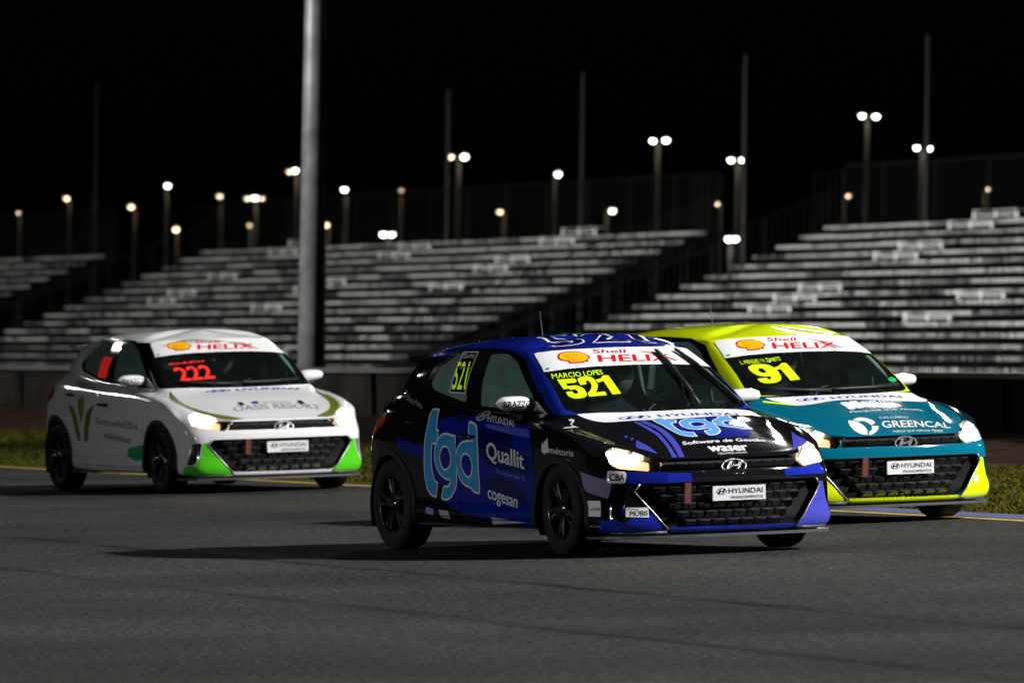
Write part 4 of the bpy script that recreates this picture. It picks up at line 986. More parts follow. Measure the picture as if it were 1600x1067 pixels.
    ('p', 'stripe', 'H', 'lavender', [[(-0.316, -1.308), (-0.291, -1.3), (-0.279, -1.442), (-0.281, -1.506), (-0.277, -1.597), (-0.306, -1.752), (-0.341, -1.904), (-0.367, -2.003), (-0.399, -1.995), (-0.347, -1.821), (-0.311, -1.623), (-0.311, -1.504), (-0.316, -1.395)]], 0, 1),
    ('p', 'stripe', 'H', 'lavender', [[(-0.279, -1.296), (-0.229, -1.294), (-0.22, -1.387), (-0.211, -1.489), (-0.217, -1.621), (-0.251, -1.795), (-0.284, -1.907), (-0.316, -2.009), (-0.355, -2.004), (-0.313, -1.866), (-0.274, -1.692), (-0.253, -1.522), (-0.263, -1.411)]], 0, 1),
    ('p', 'stripe', 'H', 'lavender', [[(-0.464, -1.637), (-0.452, -1.718), (-0.45, -1.824), (-0.46, -1.925), (-0.5, -1.831), (-0.523, -1.748)]], 0, 1),
    ('p', 'stripe', 'H', 'lavender', [[(-0.498, -1.534), (-0.479, -1.525), (-0.486, -1.556), (-0.504, -1.565)]], 0, 1),
    ('p', 'stripe', 'H', 'lavender', [[(-0.484, -1.589), (-0.465, -1.58), (-0.471, -1.609), (-0.491, -1.62)]], 0, 1),
    ('p', 'stripe', 'H', 'lavender', [[(0.694, -1.539), (0.68, -1.651), (0.69, -1.747), (0.61, -1.835), (0.499, -1.936), (0.61, -1.714)]], 0, 1),
    ('p', 'letter_outline', 'H', 'white', [[(-0.174, -1.288), (-0.092, -1.248), (-0.082, -1.315), (-0.018, -1.315), (-0.046, -1.384), (-0.094, -1.413), (-0.115, -1.513), (-0.1, -1.584), (-0.039, -1.604), (-0.055, -1.689), (-0.105, -1.692), (-0.153, -1.656), (-0.172, -1.594), (-0.18, -1.461)]], 0, 2),
    ('p', 'letter', 'H', 'skyl', [[(-0.174, -1.288), (-0.092, -1.248), (-0.082, -1.315), (-0.018, -1.315), (-0.046, -1.384), (-0.094, -1.413), (-0.115, -1.513), (-0.1, -1.584), (-0.039, -1.604), (-0.055, -1.689), (-0.105, -1.692), (-0.153, -1.656), (-0.172, -1.594), (-0.18, -1.461)]], -0.01, 3),
    ('p', 'letter_outline', 'H', 'white', [[(-0.038, -1.395), (0.021, -1.32), (0.089, -1.288), (0.153, -1.304), (0.199, -1.296), (0.18, -1.357), (0.183, -1.406), (0.191, -1.461), (0.175, -1.54), (0.16, -1.593), (0.124, -1.643), (0.073, -1.676), (0.027, -1.679), (0.039, -1.593), (0.075, -1.574), (0.106, -1.553), (0.094, -1.537), (0.02, -1.561), (-0.041, -1.539), (-0.063, -1.481)], [(0.03, -1.422), (0.068, -1.398), (0.108, -1.402), (0.119, -1.44), (0.096, -1.474), (0.049, -1.494), (0.023, -1.476)]], 0, 2),
    ('p', 'letter', 'H', 'skyl', [[(-0.038, -1.395), (0.021, -1.32), (0.089, -1.288), (0.153, -1.304), (0.199, -1.296), (0.18, -1.357), (0.183, -1.406), (0.191, -1.461), (0.175, -1.54), (0.16, -1.593), (0.124, -1.643), (0.073, -1.676), (0.027, -1.679), (0.039, -1.593), (0.075, -1.574), (0.106, -1.553), (0.094, -1.537), (0.02, -1.561), (-0.041, -1.539), (-0.063, -1.481)], [(0.03, -1.422), (0.068, -1.398), (0.108, -1.402), (0.119, -1.44), (0.096, -1.474), (0.049, -1.494), (0.023, -1.476)]], -0.01, 3),
    ('p', 'letter_outline', 'H', 'white', [[(0.3, -1.222), (0.356, -1.223), (0.406, -1.268), (0.418, -1.383), (0.426, -1.529), (0.345, -1.55), (0.302, -1.534), (0.233, -1.508), (0.196, -1.461), (0.198, -1.397), (0.234, -1.338), (0.302, -1.277)], [(0.282, -1.395), (0.329, -1.364), (0.354, -1.406), (0.344, -1.459), (0.301, -1.488), (0.264, -1.459)]], 0, 2),
    ('p', 'letter', 'H', 'skyl', [[(0.3, -1.222), (0.356, -1.223), (0.406, -1.268), (0.418, -1.383), (0.426, -1.529), (0.345, -1.55), (0.302, -1.534), (0.233, -1.508), (0.196, -1.461), (0.198, -1.397), (0.234, -1.338), (0.302, -1.277)], [(0.282, -1.395), (0.329, -1.364), (0.354, -1.406), (0.344, -1.459), (0.301, -1.488), (0.264, -1.459)]], -0.01, 3),
    ('t', 'lettering', 'H', 'white', 'Software de Gestão', [(-0.229, -1.826), (0.375, -1.792), (-0.21, -1.771)], 0.022, 0, 2),
    ('t', 'lettering', 'H', 'white', 'waser', [(-0.107, -1.959), (0.165, -1.959), (-0.084, -1.878)], 0.03, 0, 2),
    ('t', 'lettering', 'H', 'white', 'TECNOLOGIA', [(-0.087, -2.019), (0.129, -2.013), (-0.074, -1.986)], 0.004, 0, 2),
    ('p', 'white_band', 'H', 'white', [[(-0.599, -1.066), (-0.491, -1.237), (-0.269, -1.271), (0.053, -1.28), (0.68, -1.15), (0.641, -1.08), (0.356, -1.119), (0.018, -1.138), (-0.304, -1.127)]], 0, 1),
    ('t', 'number', 'H', 'white', '521', [(-0.37, -0.35), (0.34, -0.35), (-0.37, 0.0)], 0.022, 0, 1),
    ('t', 'number', 'H', 'navy', '521', [(-0.362, -0.345), (0.332, -0.345), (-0.362, -0.005)], 0.004, 0, 2),
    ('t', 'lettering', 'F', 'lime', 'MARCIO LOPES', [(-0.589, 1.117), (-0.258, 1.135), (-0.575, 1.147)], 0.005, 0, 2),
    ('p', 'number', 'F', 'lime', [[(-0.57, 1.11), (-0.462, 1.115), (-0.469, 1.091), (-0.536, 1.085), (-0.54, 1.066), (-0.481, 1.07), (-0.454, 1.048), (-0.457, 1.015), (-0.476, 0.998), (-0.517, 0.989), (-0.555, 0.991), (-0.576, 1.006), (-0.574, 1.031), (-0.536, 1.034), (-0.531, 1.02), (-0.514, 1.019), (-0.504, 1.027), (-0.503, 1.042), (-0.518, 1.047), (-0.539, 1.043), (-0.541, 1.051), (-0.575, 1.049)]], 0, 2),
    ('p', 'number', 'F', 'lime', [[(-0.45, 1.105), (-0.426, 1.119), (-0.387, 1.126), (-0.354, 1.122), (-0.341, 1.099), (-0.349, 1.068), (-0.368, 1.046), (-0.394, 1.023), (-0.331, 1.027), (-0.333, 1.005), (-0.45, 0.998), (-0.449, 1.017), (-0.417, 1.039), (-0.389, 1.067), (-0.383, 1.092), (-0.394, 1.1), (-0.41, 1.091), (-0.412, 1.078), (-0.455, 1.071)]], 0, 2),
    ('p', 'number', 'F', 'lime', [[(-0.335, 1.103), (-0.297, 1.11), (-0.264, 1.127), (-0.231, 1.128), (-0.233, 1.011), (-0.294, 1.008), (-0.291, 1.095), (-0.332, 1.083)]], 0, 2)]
DEC_TEAL = [('t', 'lettering', 'F', 'lime', 'L. MENDES / V. ZANETTI', [(-0.543, 1.114), (-0.241, 1.132), (-0.535, 1.14)], 0, 0, 2),
    ('p', 'number', 'F', 'lime', [[(-0.518, 1.089), (-0.478, 1.108), (-0.416, 1.112), (-0.363, 1.104), (-0.335, 1.074), (-0.339, 1.025), (-0.365, 0.997), (-0.41, 0.982), (-0.471, 0.979), (-0.509, 0.988), (-0.518, 1.011), (-0.456, 1.016), (-0.445, 1.006), (-0.423, 1.008), (-0.414, 1.028), (-0.455, 1.026), (-0.498, 1.037), (-0.517, 1.06)], [(-0.456, 1.081), (-0.428, 1.083), (-0.418, 1.064), (-0.429, 1.051), (-0.451, 1.051), (-0.465, 1.062)]], 0, 2),
    ('p', 'number', 'F', 'lime', [[(-0.35, 1.084), (-0.302, 1.093), (-0.254, 1.114), (-0.22, 1.113), (-0.212, 0.999), (-0.291, 0.993), (-0.299, 1.076), (-0.338, 1.071)]], 0, 2),
    ('p', 'sticker', 'F', 'green', [[(0.521, 0.983), (0.569, 0.995), (0.604, 0.978), (0.585, 0.959), (0.538, 0.957), (0.515, 0.967)]], 0, 2),
    ('p', 'white_band', 'H', 'white', [[(-0.561, -1.094), (-0.303, -1.142), (0.216, -1.146), (0.656, -1.068), (0.76, -1.086), (0.665, -1.218), (0.382, -1.306), (0.043, -1.262), (-0.122, -1.277), (-0.309, -1.328), (-0.431, -1.316), (-0.503, -1.198)]], 0, 1),
    ('p', 'logo_stroke', 'H', 'white', [[(-0.096, -1.342), (-0.021, -1.32), (-0.063, -1.502), (-0.124, -1.516)]], 0, 1),
    ('p', 'logo_stroke', 'H', 'white', [[(-0.014, -1.319), (0.061, -1.298), (0.012, -1.484), (-0.055, -1.499)]], 0, 1),
    ('t', 'lettering', 'H', 'white', 'PRIME', [(0.071, -1.379), (0.412, -1.333), (0.091, -1.311)], 0.012, 0, 1),
    ('t', 'lettering', 'H', 'white', 'PLAN', [(0.055, -1.484), (0.321, -1.463), (0.079, -1.415)], 0.012, 0, 1),
    ('t', 'lettering', 'H', 'white', 'Pesquisa que revela.', [(-0.164, -1.599), (0.472, -1.537), (-0.142, -1.555)], 0.006, 0, 1),
    ('t', 'lettering', 'H', 'white', 'CALCÁRIO', [(-0.013, -1.739), (0.222, -1.741), (0.01, -1.689)], 0.004, 0, 1),
    ('t', 'lettering', 'H', 'white', 'GREENCAL', [(-0.088, -1.918), (0.454, -1.923), (-0.031, -1.793)], 0.012, 0, 1),
    ('t', 'lettering', 'H', 'white', 'FORÇA QUE VEM DA TERRA', [(-0.065, -2.015), (0.338, -2.012), (-0.045, -1.976)], 0.002, 0, 1),
    ('p', 'leaf_mark', 'H', 'white', [[(-0.263, -1.735), (-0.218, -1.767), (-0.21, -1.852), (-0.232, -1.942), (-0.272, -2.015), (-0.322, -1.996), (-0.325, -1.905), (-0.3, -1.813)]], 0, 1),
    ('p', 'leaf_mark', 'H', 'white', [[(-0.225, -1.731), (-0.165, -1.701), (-0.118, -1.709), (-0.089, -1.747), (-0.091, -1.814), (-0.152, -1.863), (-0.15, -1.806), (-0.167, -1.769), (-0.202, -1.774)]], 0, 1),
    ('p', 'leaf_mark', 'H', 'white', [[(-0.155, -1.878), (-0.104, -1.885), (-0.155, -1.955), (-0.223, -2.014), (-0.264, -2.019), (-0.234, -1.974), (-0.188, -1.935)]], 0, 1),
    ('p', 'stripe', 'H', 'lime', [[(0.707, -1.255), (0.779, -1.108)]], 0, 1),
    ('p', 'stripe', 'H', 'lime', [[(-0.6, -1.133), (-0.498, -1.215), (-0.421, -1.338), (-0.513, -1.24), (-0.612, -1.154)]], 0, 1),
    ('p', 'sticker', 'F', 'white', [[(0.582, 0.303), (0.63, 0.308), (0.618, 0.26), (0.576, 0.256)]], 0, 2)]
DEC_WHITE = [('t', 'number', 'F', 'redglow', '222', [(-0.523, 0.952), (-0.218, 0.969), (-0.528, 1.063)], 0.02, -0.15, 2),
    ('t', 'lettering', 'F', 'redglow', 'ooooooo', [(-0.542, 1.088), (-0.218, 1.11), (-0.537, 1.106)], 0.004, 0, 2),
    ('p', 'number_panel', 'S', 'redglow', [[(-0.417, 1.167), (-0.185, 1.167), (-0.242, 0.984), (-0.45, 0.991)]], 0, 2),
    ('t', 'lettering', 'H', 'grey', 'OASIS RESORT', [(-0.339, -1.805), (0.467, -1.778), (-0.309, -1.675)], 0.002, 0, 1),
    ('p', 'logo_stroke', 'H', 'blue2', [[(-0.127, -1.641), (-0.095, -1.592), (-0.048, -1.585), (-0.06, -1.65)]], 0, 1),
    ('t', 'lettering', 'H', 'greyl', 'ooooooooooo', [(-0.043, -1.639), (0.259, -1.637), (-0.026, -1.587)], 0, 0, 1),
    ('p', 'bonnet_vent', 'H', 'black', [[(-0.236, -1.592), (-0.199, -1.587), (-0.187, -1.656), (-0.232, -1.68), (-0.239, -1.644)]], 0, 1),
    ('p', 'bonnet_vent', 'H', 'black', [[(0.319, -1.577), (0.363, -1.556), (0.371, -1.646), (0.329, -1.673), (0.315, -1.631)]], 0, 1),
    ('p', 'stripe', 'H', 'olive', [[(-0.502, -0.49), (-0.39, -0.462), (-0.216, -0.448), (0.007, -0.478), (0.181, -0.546), (0.3, -0.583), (0.015, -0.542), (-0.243, -0.514)]], 0, 1),
    ('p', 'petal', 'S', 'olive', [[(-0.897, 0.755), (-0.803, 0.74), (-0.711, 0.683), (-0.653, 0.557), (-0.638, 0.449), (-0.696, 0.436), (-0.743, 0.531), (-0.807, 0.664)]], 0, 1),
    ('p', 'petal', 'S', 'olive', [[(-0.228, 0.757), (-0.328, 0.729), (-0.438, 0.672), (-0.505, 0.557), (-0.547, 0.443), (-0.458, 0.431), (-0.381, 0.583), (-0.309, 0.685)]], 0, 1),
    ('p', 'petal', 'S', 'olivel', [[(-0.597, 0.828), (-0.508, 0.81), (-0.509, 0.684), (-0.589, 0.595), (-0.628, 0.683), (-0.649, 0.784)]], 0, 1),
    ('t', 'lettering', 'S', 'greyd', 'oooooooo', [(-0.182, 0.585), (0.839, 0.54), (-0.206, 0.654)], 0.004, 0, 1),
    ('t', 'lettering', 'S', 'greyd', 'ooooo', [(-0.033, 0.469), (0.613, 0.42), (-0.017, 0.523)], 0.006, 0, 1),
    ('p', 'paint_patch', 'S', 'green', [[(0.553, 0.389), (1.05, 0.424), (1.054, 0.294), (0.727, 0.278), (0.51, 0.314)]], 0, 1),
    ('p', 'paint_patch', 'S', 'grey', [[(-0.924, 0.97), (-0.342, 0.908), (-0.268, 0.859), (-0.817, 0.922)]], 0, 1)]
DEC_ALL = [('p', 'shell_mark', 'F', 'red', [[(-0.449, 1.252), (-0.428, 1.27), (-0.392, 1.282), (-0.347, 1.285), (-0.301, 1.285), (-0.268, 1.275), (-0.246, 1.259), (-0.247, 1.243), (-0.274, 1.231), (-0.287, 1.215), (-0.301, 1.219), (-0.33, 1.211), (-0.378, 1.209), (-0.415, 1.208), (-0.41, 1.222), (-0.441, 1.228), (-0.456, 1.237)]], 0, 2),
    ('p', 'shell_mark', 'F', 'yellow', [[(-0.438, 1.252), (-0.418, 1.267), (-0.389, 1.276), (-0.353, 1.279), (-0.306, 1.279), (-0.275, 1.27), (-0.259, 1.257), (-0.257, 1.244), (-0.279, 1.234), (-0.295, 1.226), (-0.322, 1.22), (-0.372, 1.216), (-0.403, 1.216), (-0.4, 1.227), (-0.432, 1.233), (-0.445, 1.24)]], 0, 3),
    ('p', 'shell_rib', 'F', 'orange', [[(-0.408, 1.266), (-0.405, 1.265), (-0.398, 1.222), (-0.4, 1.222)]], 0, 4),
    ('p', 'shell_rib', 'F', 'orange', [[(-0.386, 1.268), (-0.383, 1.268), (-0.391, 1.222), (-0.393, 1.222)]], 0, 4),
    ('p', 'shell_rib', 'F', 'orange', [[(-0.36, 1.27), (-0.357, 1.27), (-0.383, 1.221), (-0.385, 1.222)]], 0, 4),
    ('p', 'shell_rib', 'F', 'orange', [[(-0.332, 1.273), (-0.329, 1.273), (-0.374, 1.221), (-0.376, 1.221)]], 0, 4),
    ('p', 'shell_rib', 'F', 'orange', [[(-0.309, 1.27), (-0.306, 1.269), (-0.365, 1.221), (-0.367, 1.221)]], 0, 4),
    ('p', 'shell_rib', 'F', 'orange', [[(-0.287, 1.265), (-0.284, 1.265), (-0.357, 1.221), (-0.359, 1.221)]], 0, 4),
    ('p', 'shell_rib', 'F', 'orange', [[(-0.267, 1.261), (-0.264, 1.261), (-0.349, 1.22), (-0.351, 1.221)]], 0, 4),
    ('t', 'lettering', 'F', 'darkred', 'Shell', [(-0.202, 1.271), (0.023, 1.265), (-0.178, 1.295)], 0.006, 0, 2),
    ('t', 'lettering', 'F', 'red', 'HELIX', [(-0.212, 1.216), (0.301, 1.208), (-0.182, 1.257)], 0.014, -0.3, 2),
    ('p', 'swoosh', 'F', 'darkred', [[(0.11, 1.279), (0.245, 1.258), (0.359, 1.205), (0.337, 1.206), (0.227, 1.253)]], 0, 3),
    ('p', 'sticker', 'F', 'green', [[(-0.574, 1.182), (-0.559, 1.189), (-0.551, 1.183), (-0.562, 1.176), (-0.575, 1.174)]], 0, 2)]

def strokes(tri, n, seed):
    """illegible small print: a row of short uprights filling the word's box"""
    r = random.Random(seed); o = np.array(tri[0]); ex = np.array(tri[1]) - o; ey = np.array(tri[2]) - o; L = []; t = 0
    while t < .97:
        w = r.uniform(.025, .07); h = r.choice((.62, .7, 1.0)); a = [(t, 0), (t + w * .8, 0), (t + w * .8, h), (t, h)]
        L.append([tuple(o + ex * u + ey * v) for u, v in a]); t += w + r.uniform(.012, .03)
    return L
def inset(loop, d):
    P = np.array(loop); n = len(P); A = 0.5 * sum(P[i][0] * P[(i + 1) % n][1] - P[(i + 1) % n][0] * P[i][1] for i in range(n)); sg = 1 if A > 0 else -1
    out = []
    for i in range(n):
        e1 = P[i] - P[i - 1]; e2 = P[(i + 1) % n] - P[i]
        n1 = np.array([-e1[1], e1[0]]) / (np.linalg.norm(e1) + 1e-9); n2 = np.array([-e2[1], e2[0]]) / (np.linalg.norm(e2) + 1e-9)
        b = n1 + n2; b = b / (np.linalg.norm(b) + 1e-9); k = 1 / max(b @ n1, .5)
        out.append(tuple(P[i] + b * sg * d * k))
    return out
def flat_curve(loops, smooth=False):
    cu = bpy.data.curves.new('tmp', 'CURVE'); cu.dimensions = '2D'; cu.fill_mode = 'BOTH'
    for lp in loops:
        if smooth: lp = smooth_loop(lp)
        s = cu.splines.new('POLY'); s.points.add(len(lp) - 1)
        for p, q in zip(s.points, lp): p.co = (q[0], q[1], 0, 1)
        s.use_cyclic_u = True
    return cu
def smooth_loop(lp, n=4):
    P = np.array(lp); K = len(P); out = []
    for i in range(K):
        p0, p1, p2, p3 = P[i - 1], P[i], P[(i + 1) % K], P[(i + 2) % K]
        def sharp(a, b, c):
            u, v = b - a, c - b; return (u @ v) / (np.linalg.norm(u) * np.linalg.norm(v) + 1e-9) < .35
        m1 = np.zeros(2) if sharp(p0, p1, p2) else (p2 - p0) * .5
        m2 = np.zeros(2) if sharp(p1, p2, p3) else (p3 - p1) * .5
        for k in range(n):
            t = k / n; t2 = t * t; t3 = t2 * t
            if not m1.any() and not m2.any() and k: continue
            out.append(tuple((2 * t3 - 3 * t2 + 1) * p1 + (t3 - 2 * t2 + t) * m1 + (-2 * t3 + 3 * t2) * p2 + (t3 - t2) * m2))
    return out
def text_curve(s, bold=0., shear=0.):
    cu = bpy.data.curves.new('tmp', 'FONT'); cu.body = s; cu.size = 1; cu.offset = 0; cu.shear = 0; cu.resolution_u = 3
    return cu
def to_meshes(curves):
    obs = []
    for c in curves:
        o = bpy.data.objects.new('tmp', c); COL.objects.link(o); obs.append(o)
    dg = bpy.context.evaluated_depsgraph_get(); dg.update()
    out = []
    for o in obs:
        me = bpy.data.meshes.new_from_object(o.evaluated_get(dg)); out.append(me)
    for o in obs:
        c = o.data; bpy.data.objects.remove(o); bpy.data.curves.remove(c)
    return out
RAY = {'S': (lambda a, b: (a, -3, b), (0, 1, 0)), 'H': (lambda a, b: (-b, a, 3), (0, 0, -1)), 'F': (lambda a, b: (4, a, b), (-1, 0, 0))}
DROP_SIDE = [lambda m: np.abs(sdf(side(m), P_DOOR_F)) - GAP, lambda m: np.abs(sdf(side(m), P_DOOR_R)) - GAP]
def lay(bm, plane, layer, bvh=None, step=.05):
    """project a flat bmesh (a, b, 0) onto the skin"""
    bvh = bvh or BVH
    co = np.array([v.co[:2] for v in bm.verts])
    if len(co) == 0: return None
    for ax in (0, 1):
        lo, hi = co[:, ax].min(), co[:, ax].max()
        for q in np.arange(math.ceil(lo / step) * step, hi, step):
            n = Vector((1, 0, 0)) if ax == 0 else Vector((0, 1, 0)); p = Vector((q, 0, 0)) if ax == 0 else Vector((0, q, 0))
            bmesh.ops.bisect_plane(bm, geom=bm.verts[:] + bm.edges[:] + bm.faces[:], plane_co=p, plane_no=n, dist=1e-5)
    bmesh.ops.triangulate(bm, faces=bm.faces[:])
    org, d = RAY[plane]; d = Vector(d); V = []; N = []; ok = []
    for v in bm.verts:
        v.index = len(V)
        h = bvh.ray_cast(Vector(org(v.co.x, v.co.y)), d)
        if h[0] is None: V.append((0, 0, 0)); N.append((0, 0, 1)); ok.append(False); continue
        n = h[1]
        if bvh is BVH:                                       # smooth normal of the panel below
            t = full.T[h[2]]; a, b, c = (full.V[k] for k in t); p = np.array(h[0])
            v0, v1, v2 = b - a, c - a, p - a; d00, d01, d11, d20, d21 = v0 @ v0, v0 @ v1, v1 @ v1, v2 @ v0, v2 @ v1; q = d00 * d11 - d01 * d01
            if abs(q) > 1e-16:
                bb, cc = (d11 * d20 - d01 * d21) / q, (d00 * d21 - d01 * d20) / q; sn = full.N[t[0]] * (1 - bb - cc) + full.N[t[1]] * bb + full.N[t[2]] * cc
                n = Vector(sn).normalized()
        if n.dot(d) > 0: n = -n
        V.append(tuple(h[0] + n * (.0022 + .0013 * layer))); N.append(tuple(n)); ok.append(True)
    T = []
    for f in bm.faces:
        i = [v.index for v in f.verts]
        if all(ok[k] for k in i):
            a, b, c = (Vector(V[k]) for k in i)
            if max((a - b).length, (b - c).length, (c - a).length) > .22: continue
            T.append(i if (b - a).cross(c - a).dot(Vector(N[i[0]])) > 0 else i[::-1])
    if not T: return None
    m = TM(V, N, T)
    if plane == 'S':
        for poly in (P_DOOR_F, P_DOOR_R):
            a, b = split(m, sdf(side(m), poly) + GAP)
            _, b = split(b, sdf(side(b), poly) - GAP); m = a.join(b)
        for cx, cz, r in ARCH: _, m = split(m, np.hypot(X(m) - cx, Z(m) - cz) - r - .05)
    if len(m.T) == 0: return None
    return m
def build_decals(DEC):
    """-> list of (name, mesh, colour)"""
    curves = []; spec = []
    for d in DEC:
        if d[0] == 'p':
            _, name, plane, col, loops, off, layer = d
            if off: loops = [inset(l, -off * (1 if i == 0 else -1)) for i, l in enumerate(loops)]
            rnd = name in ('letter', 'letter_outline', 'number', 'petal', 'stripe', 'shell_mark', 'leaf_mark', 'white_band', 'logo_stroke')
            curves.append(flat_curve(loops, rnd)); spec.append((name, plane, col, layer, None, 0))
        else:
            _, name, plane, col, s, tri, bold, shear, layer = d
            if set(s) == {'o'}: curves.append(flat_curve(strokes(tri, len(s), len(s) * 7 + len(curves)))); spec.append((name, plane, col, layer, None, 0))
            else: curves.append(text_curve(s, bold)); spec.append((name, plane, col, layer, tri, bold))
    out = []
    for me, (name, plane, col, layer, tri, shear) in zip(to_meshes(curves), spec):
        bm = bmesh.new(); bm.from_mesh(me); bpy.data.meshes.remove(me)
        if tri and len(bm.verts):
            co = np.array([v.co[:2] for v in bm.verts]); x0, x1 = co[:, 0].min(), co[:, 0].max(); y1 = co[:, 1].max()
            if name == 'number' : y0 = co[:, 1].min()
            else: y0 = 0
            o = np.array(tri[0]); ex = np.array(tri[1]) - o; ey = np.array(tri[2]) - o
            for v in bm.verts:
                u = (v.co.x - x0) / (x1 - x0); w = (v.co.y - y0) / (y1 - y0)
                p = o + ex * u + ey * w; v.co = (p[0], p[1], 0)
            du = ex * (shear * 1.6 / (x1 - x0)); dv = ey * (shear * 1.1 / (y1 - y0))
        bmesh.ops.remove_doubles(bm, verts=bm.verts[:], dist=2e-4)
        if tri and shear:                                    # heavier weight: the same glyphs again a hair to each side
            m = None
            for q, sh in enumerate((du, -du, dv, -dv)):
                b2 = bm.copy()
                for v in b2.verts: v.co.x += sh[0]; v.co.y += sh[1]
                t = lay(b2, plane, layer + .09 * q); b2.free()
                if t: m = t if m is None else m.join(t)
        else: m = lay(bm, plane, layer)
        bm.free()
        if m: out.append((name, tm_mesh(name, m), 'print_' + col))
    return out
def oval_mark(cx, cy, rx, ry, ax=(1, 0), ay=(0, 1)):
    """ring and slanted H bars as flat loops around (cx, cy)"""
    P = lambda u, v: (cx + u * ax[0] * rx + v * ay[0] * ry, cy + u * ax[1] * rx + v * ay[1] * ry)
    o = [P(math.cos(t), math.sin(t)) for t in np.linspace(0, 2 * math.pi, 33)[:-1]]; i = [P(.88 * math.cos(t), .84 * math.sin(t)) for t in np.linspace(0, 2 * math.pi, 33)[:-1]]
    bars = [[P(a / .094, b / .050) for a, b in p] for p in H_BAR]
    return [o, i], bars
def oval_decals(plane, col, layer, *a):
    ring, bars = oval_mark(*a)
    return [('p', 'emblem_print', plane, col, ring, 0, layer)] + [('p', 'emblem_print', plane, col, [b], 0, layer) for b in bars]
BANNER = ('p', 'windscreen_banner', 'F', 'white', [[(-.556, 1.275), (-.535, 1.284), (-.45, 1.293), (-.3, 1.300), (0, 1.305), (.3, 1.300), (.45, 1.293), (.535, 1.284), (.556, 1.275), (.600, 1.160), (.45, 1.178), (.25, 1.188), (0, 1.191), (-.25, 1.188), (-.45, 1.178), (-.600, 1.160)]], 0, 1)
PLATE_TXT = [('HYUNDAI', -.075, .165, -.002, .030, .012), ('FINANCIAMENTOS', -.06, .165, -.036, -.018, 0)]
DEC_COMMON = [BANNER] + DEC_ALL
DEC_BLUE = DEC_BLUE + oval_decals('H', 'blue2', 2, -.255, -1.205, .115, .034) + [('t', 'lettering', 'H', 'blue2', 'HYUNDAI', [(-.085, -1.226), (.50, -1.200), (-.085, -1.178)], .008, 0, 2)] + oval_decals('S', 'silver', 2, .105, .884, .075, .030)
DEC_TEAL = DEC_TEAL + oval_decals('H', 'blue2', 2, -.255, -1.205, .115, .034) + [('t', 'lettering', 'H', 'blue2', 'HYUNDAI', [(-.085, -1.226), (.50, -1.200), (-.085, -1.178)], .008, 0, 2)]
DEC_WHITE = DEC_WHITE + oval_decals('H', 'blue2', 2, -.255, -1.205, .115, .034) + [('t', 'lettering', 'H', 'blue2', 'HYUNDAI', [(-.085, -1.226), (.50, -1.200), (-.085, -1.178)], .008, 0, 2)]
STRIPE_OLIVE = [(1.08, .652), (1.30, .722), (1.55, .705), (1.72, .655), (1.83, .575), (1.93, .515), (1.985, .42), (1.985, .33), (1.90, .42), (1.78, .53), (1.60, .625), (1.40, .665), (1.2, .655)]
for sg in (-1, 1): DEC_WHITE.append(('p', 'stripe', 'H', 'olive', [[(sg * y, -x) for x, y in STRIPE_OLIVE]], 0, 1))
SETS = [build_decals(d) for d in (DEC_COMMON, DEC_BLUE, DEC_TEAL, DEC_WHITE)]
plate_prints = []
for (s, y0, y1, z0, z1, bold), me in zip(PLATE_TXT, to_meshes([text_curve(p[0], p[5]) for p in PLATE_TXT])):
    co = [v.co.copy() for v in me.vertices]; a, b = min(c.x for c in co), max(c.x for c in co); t = max(c.y for c in co)
    for v in me.vertices: v.co = (.0085, y0 + (v.co.x - a) / (b - a) * (y1 - y0), z0 + v.co.y / t * (z1 - z0))
    plate_prints.append(me)
me = to_meshes([text_curve('BRAZZO', .02)])[0]
bm = bmesh.new(); bm.from_mesh(me); a, b = min(v.co.x for v in bm.verts), max(v.co.x for v in bm.verts); t = max(v.co.y for v in bm.verts)
for v in bm.verts: v.co = (-.925 + (v.co.x - a) / (b - a) * .185, .947 + v.co.y / t * .036, 0)
MIRROR_TXT = tm_mesh('lettering', lay(bm, 'F', 0, MIRROR_BVH, .02)); bm.free()

# ================================================================= the three cars
def wiper(name, pts, parent):
    """arm and blade lying on the windscreen along (y, z) points"""
    P = []
    for y, z in pts:
        h = BVH.ray_cast(Vector((4, y, z)), Vector((-1, 0, 0))); P.append(h[0] + h[1] * .022)
    o = MB().tube(P, [.016] + [.012] * (len(P) - 2) + [.009], 6).build(name, 'black_plastic', parent, True)
    q = [p + Vector((0, .016, -.004)) for p in P[len(P) // 2 - 1:]]
    MB().tube(q, .008, 6).build('wiper_blade', 'black_plastic', o, True)
def make_car(name, label, x, y, heading, mats, decals, wipers):
    car = empty(name, ROAD @ Matrix.Translation((x, y, 0)) @ Matrix.Rotation(heading - math.pi / 2, 4, 'Z'))
    tag(car, label, 'race car', 'race cars in the corner')
    objs = []
    for nm, me, key, par, M in PARTS:
        o = link(nm, me, car if par is None else objs[par], mats.get(key, key))
        if M is not None: o.matrix_local = M
        objs.append(o)
    for nm, me, mat in decals: link(nm, me, car, mat)
    for me in plate_prints: link('plate_lettering', me, objs[i_plate], 'print_navy')
    link('lettering', MIRROR_TXT, objs[i_mirror_right], 'print_black')
    for w in wipers: wiper('wiper', w, car)
    for s in (-1, 1):                                       # the lit head lamps throw light on the road
        d = bpy.data.lights.new('head_lamp_beam', 'SPOT'); d.energy = 16; d.spot_size = math.radians(110); d.spot_blend = 1.0; d.color = (1, .72, .45); d.shadow_soft_size = .06
        l = bpy.data.objects.new('head_lamp_beam', d); COL.objects.link(l); l.parent = car; l.location = (2.02, s * .66, .61)
        l.rotation_euler = Vector((1, s * .06, -.05)).to_track_quat('-Z', 'Y').to_euler()
    return car
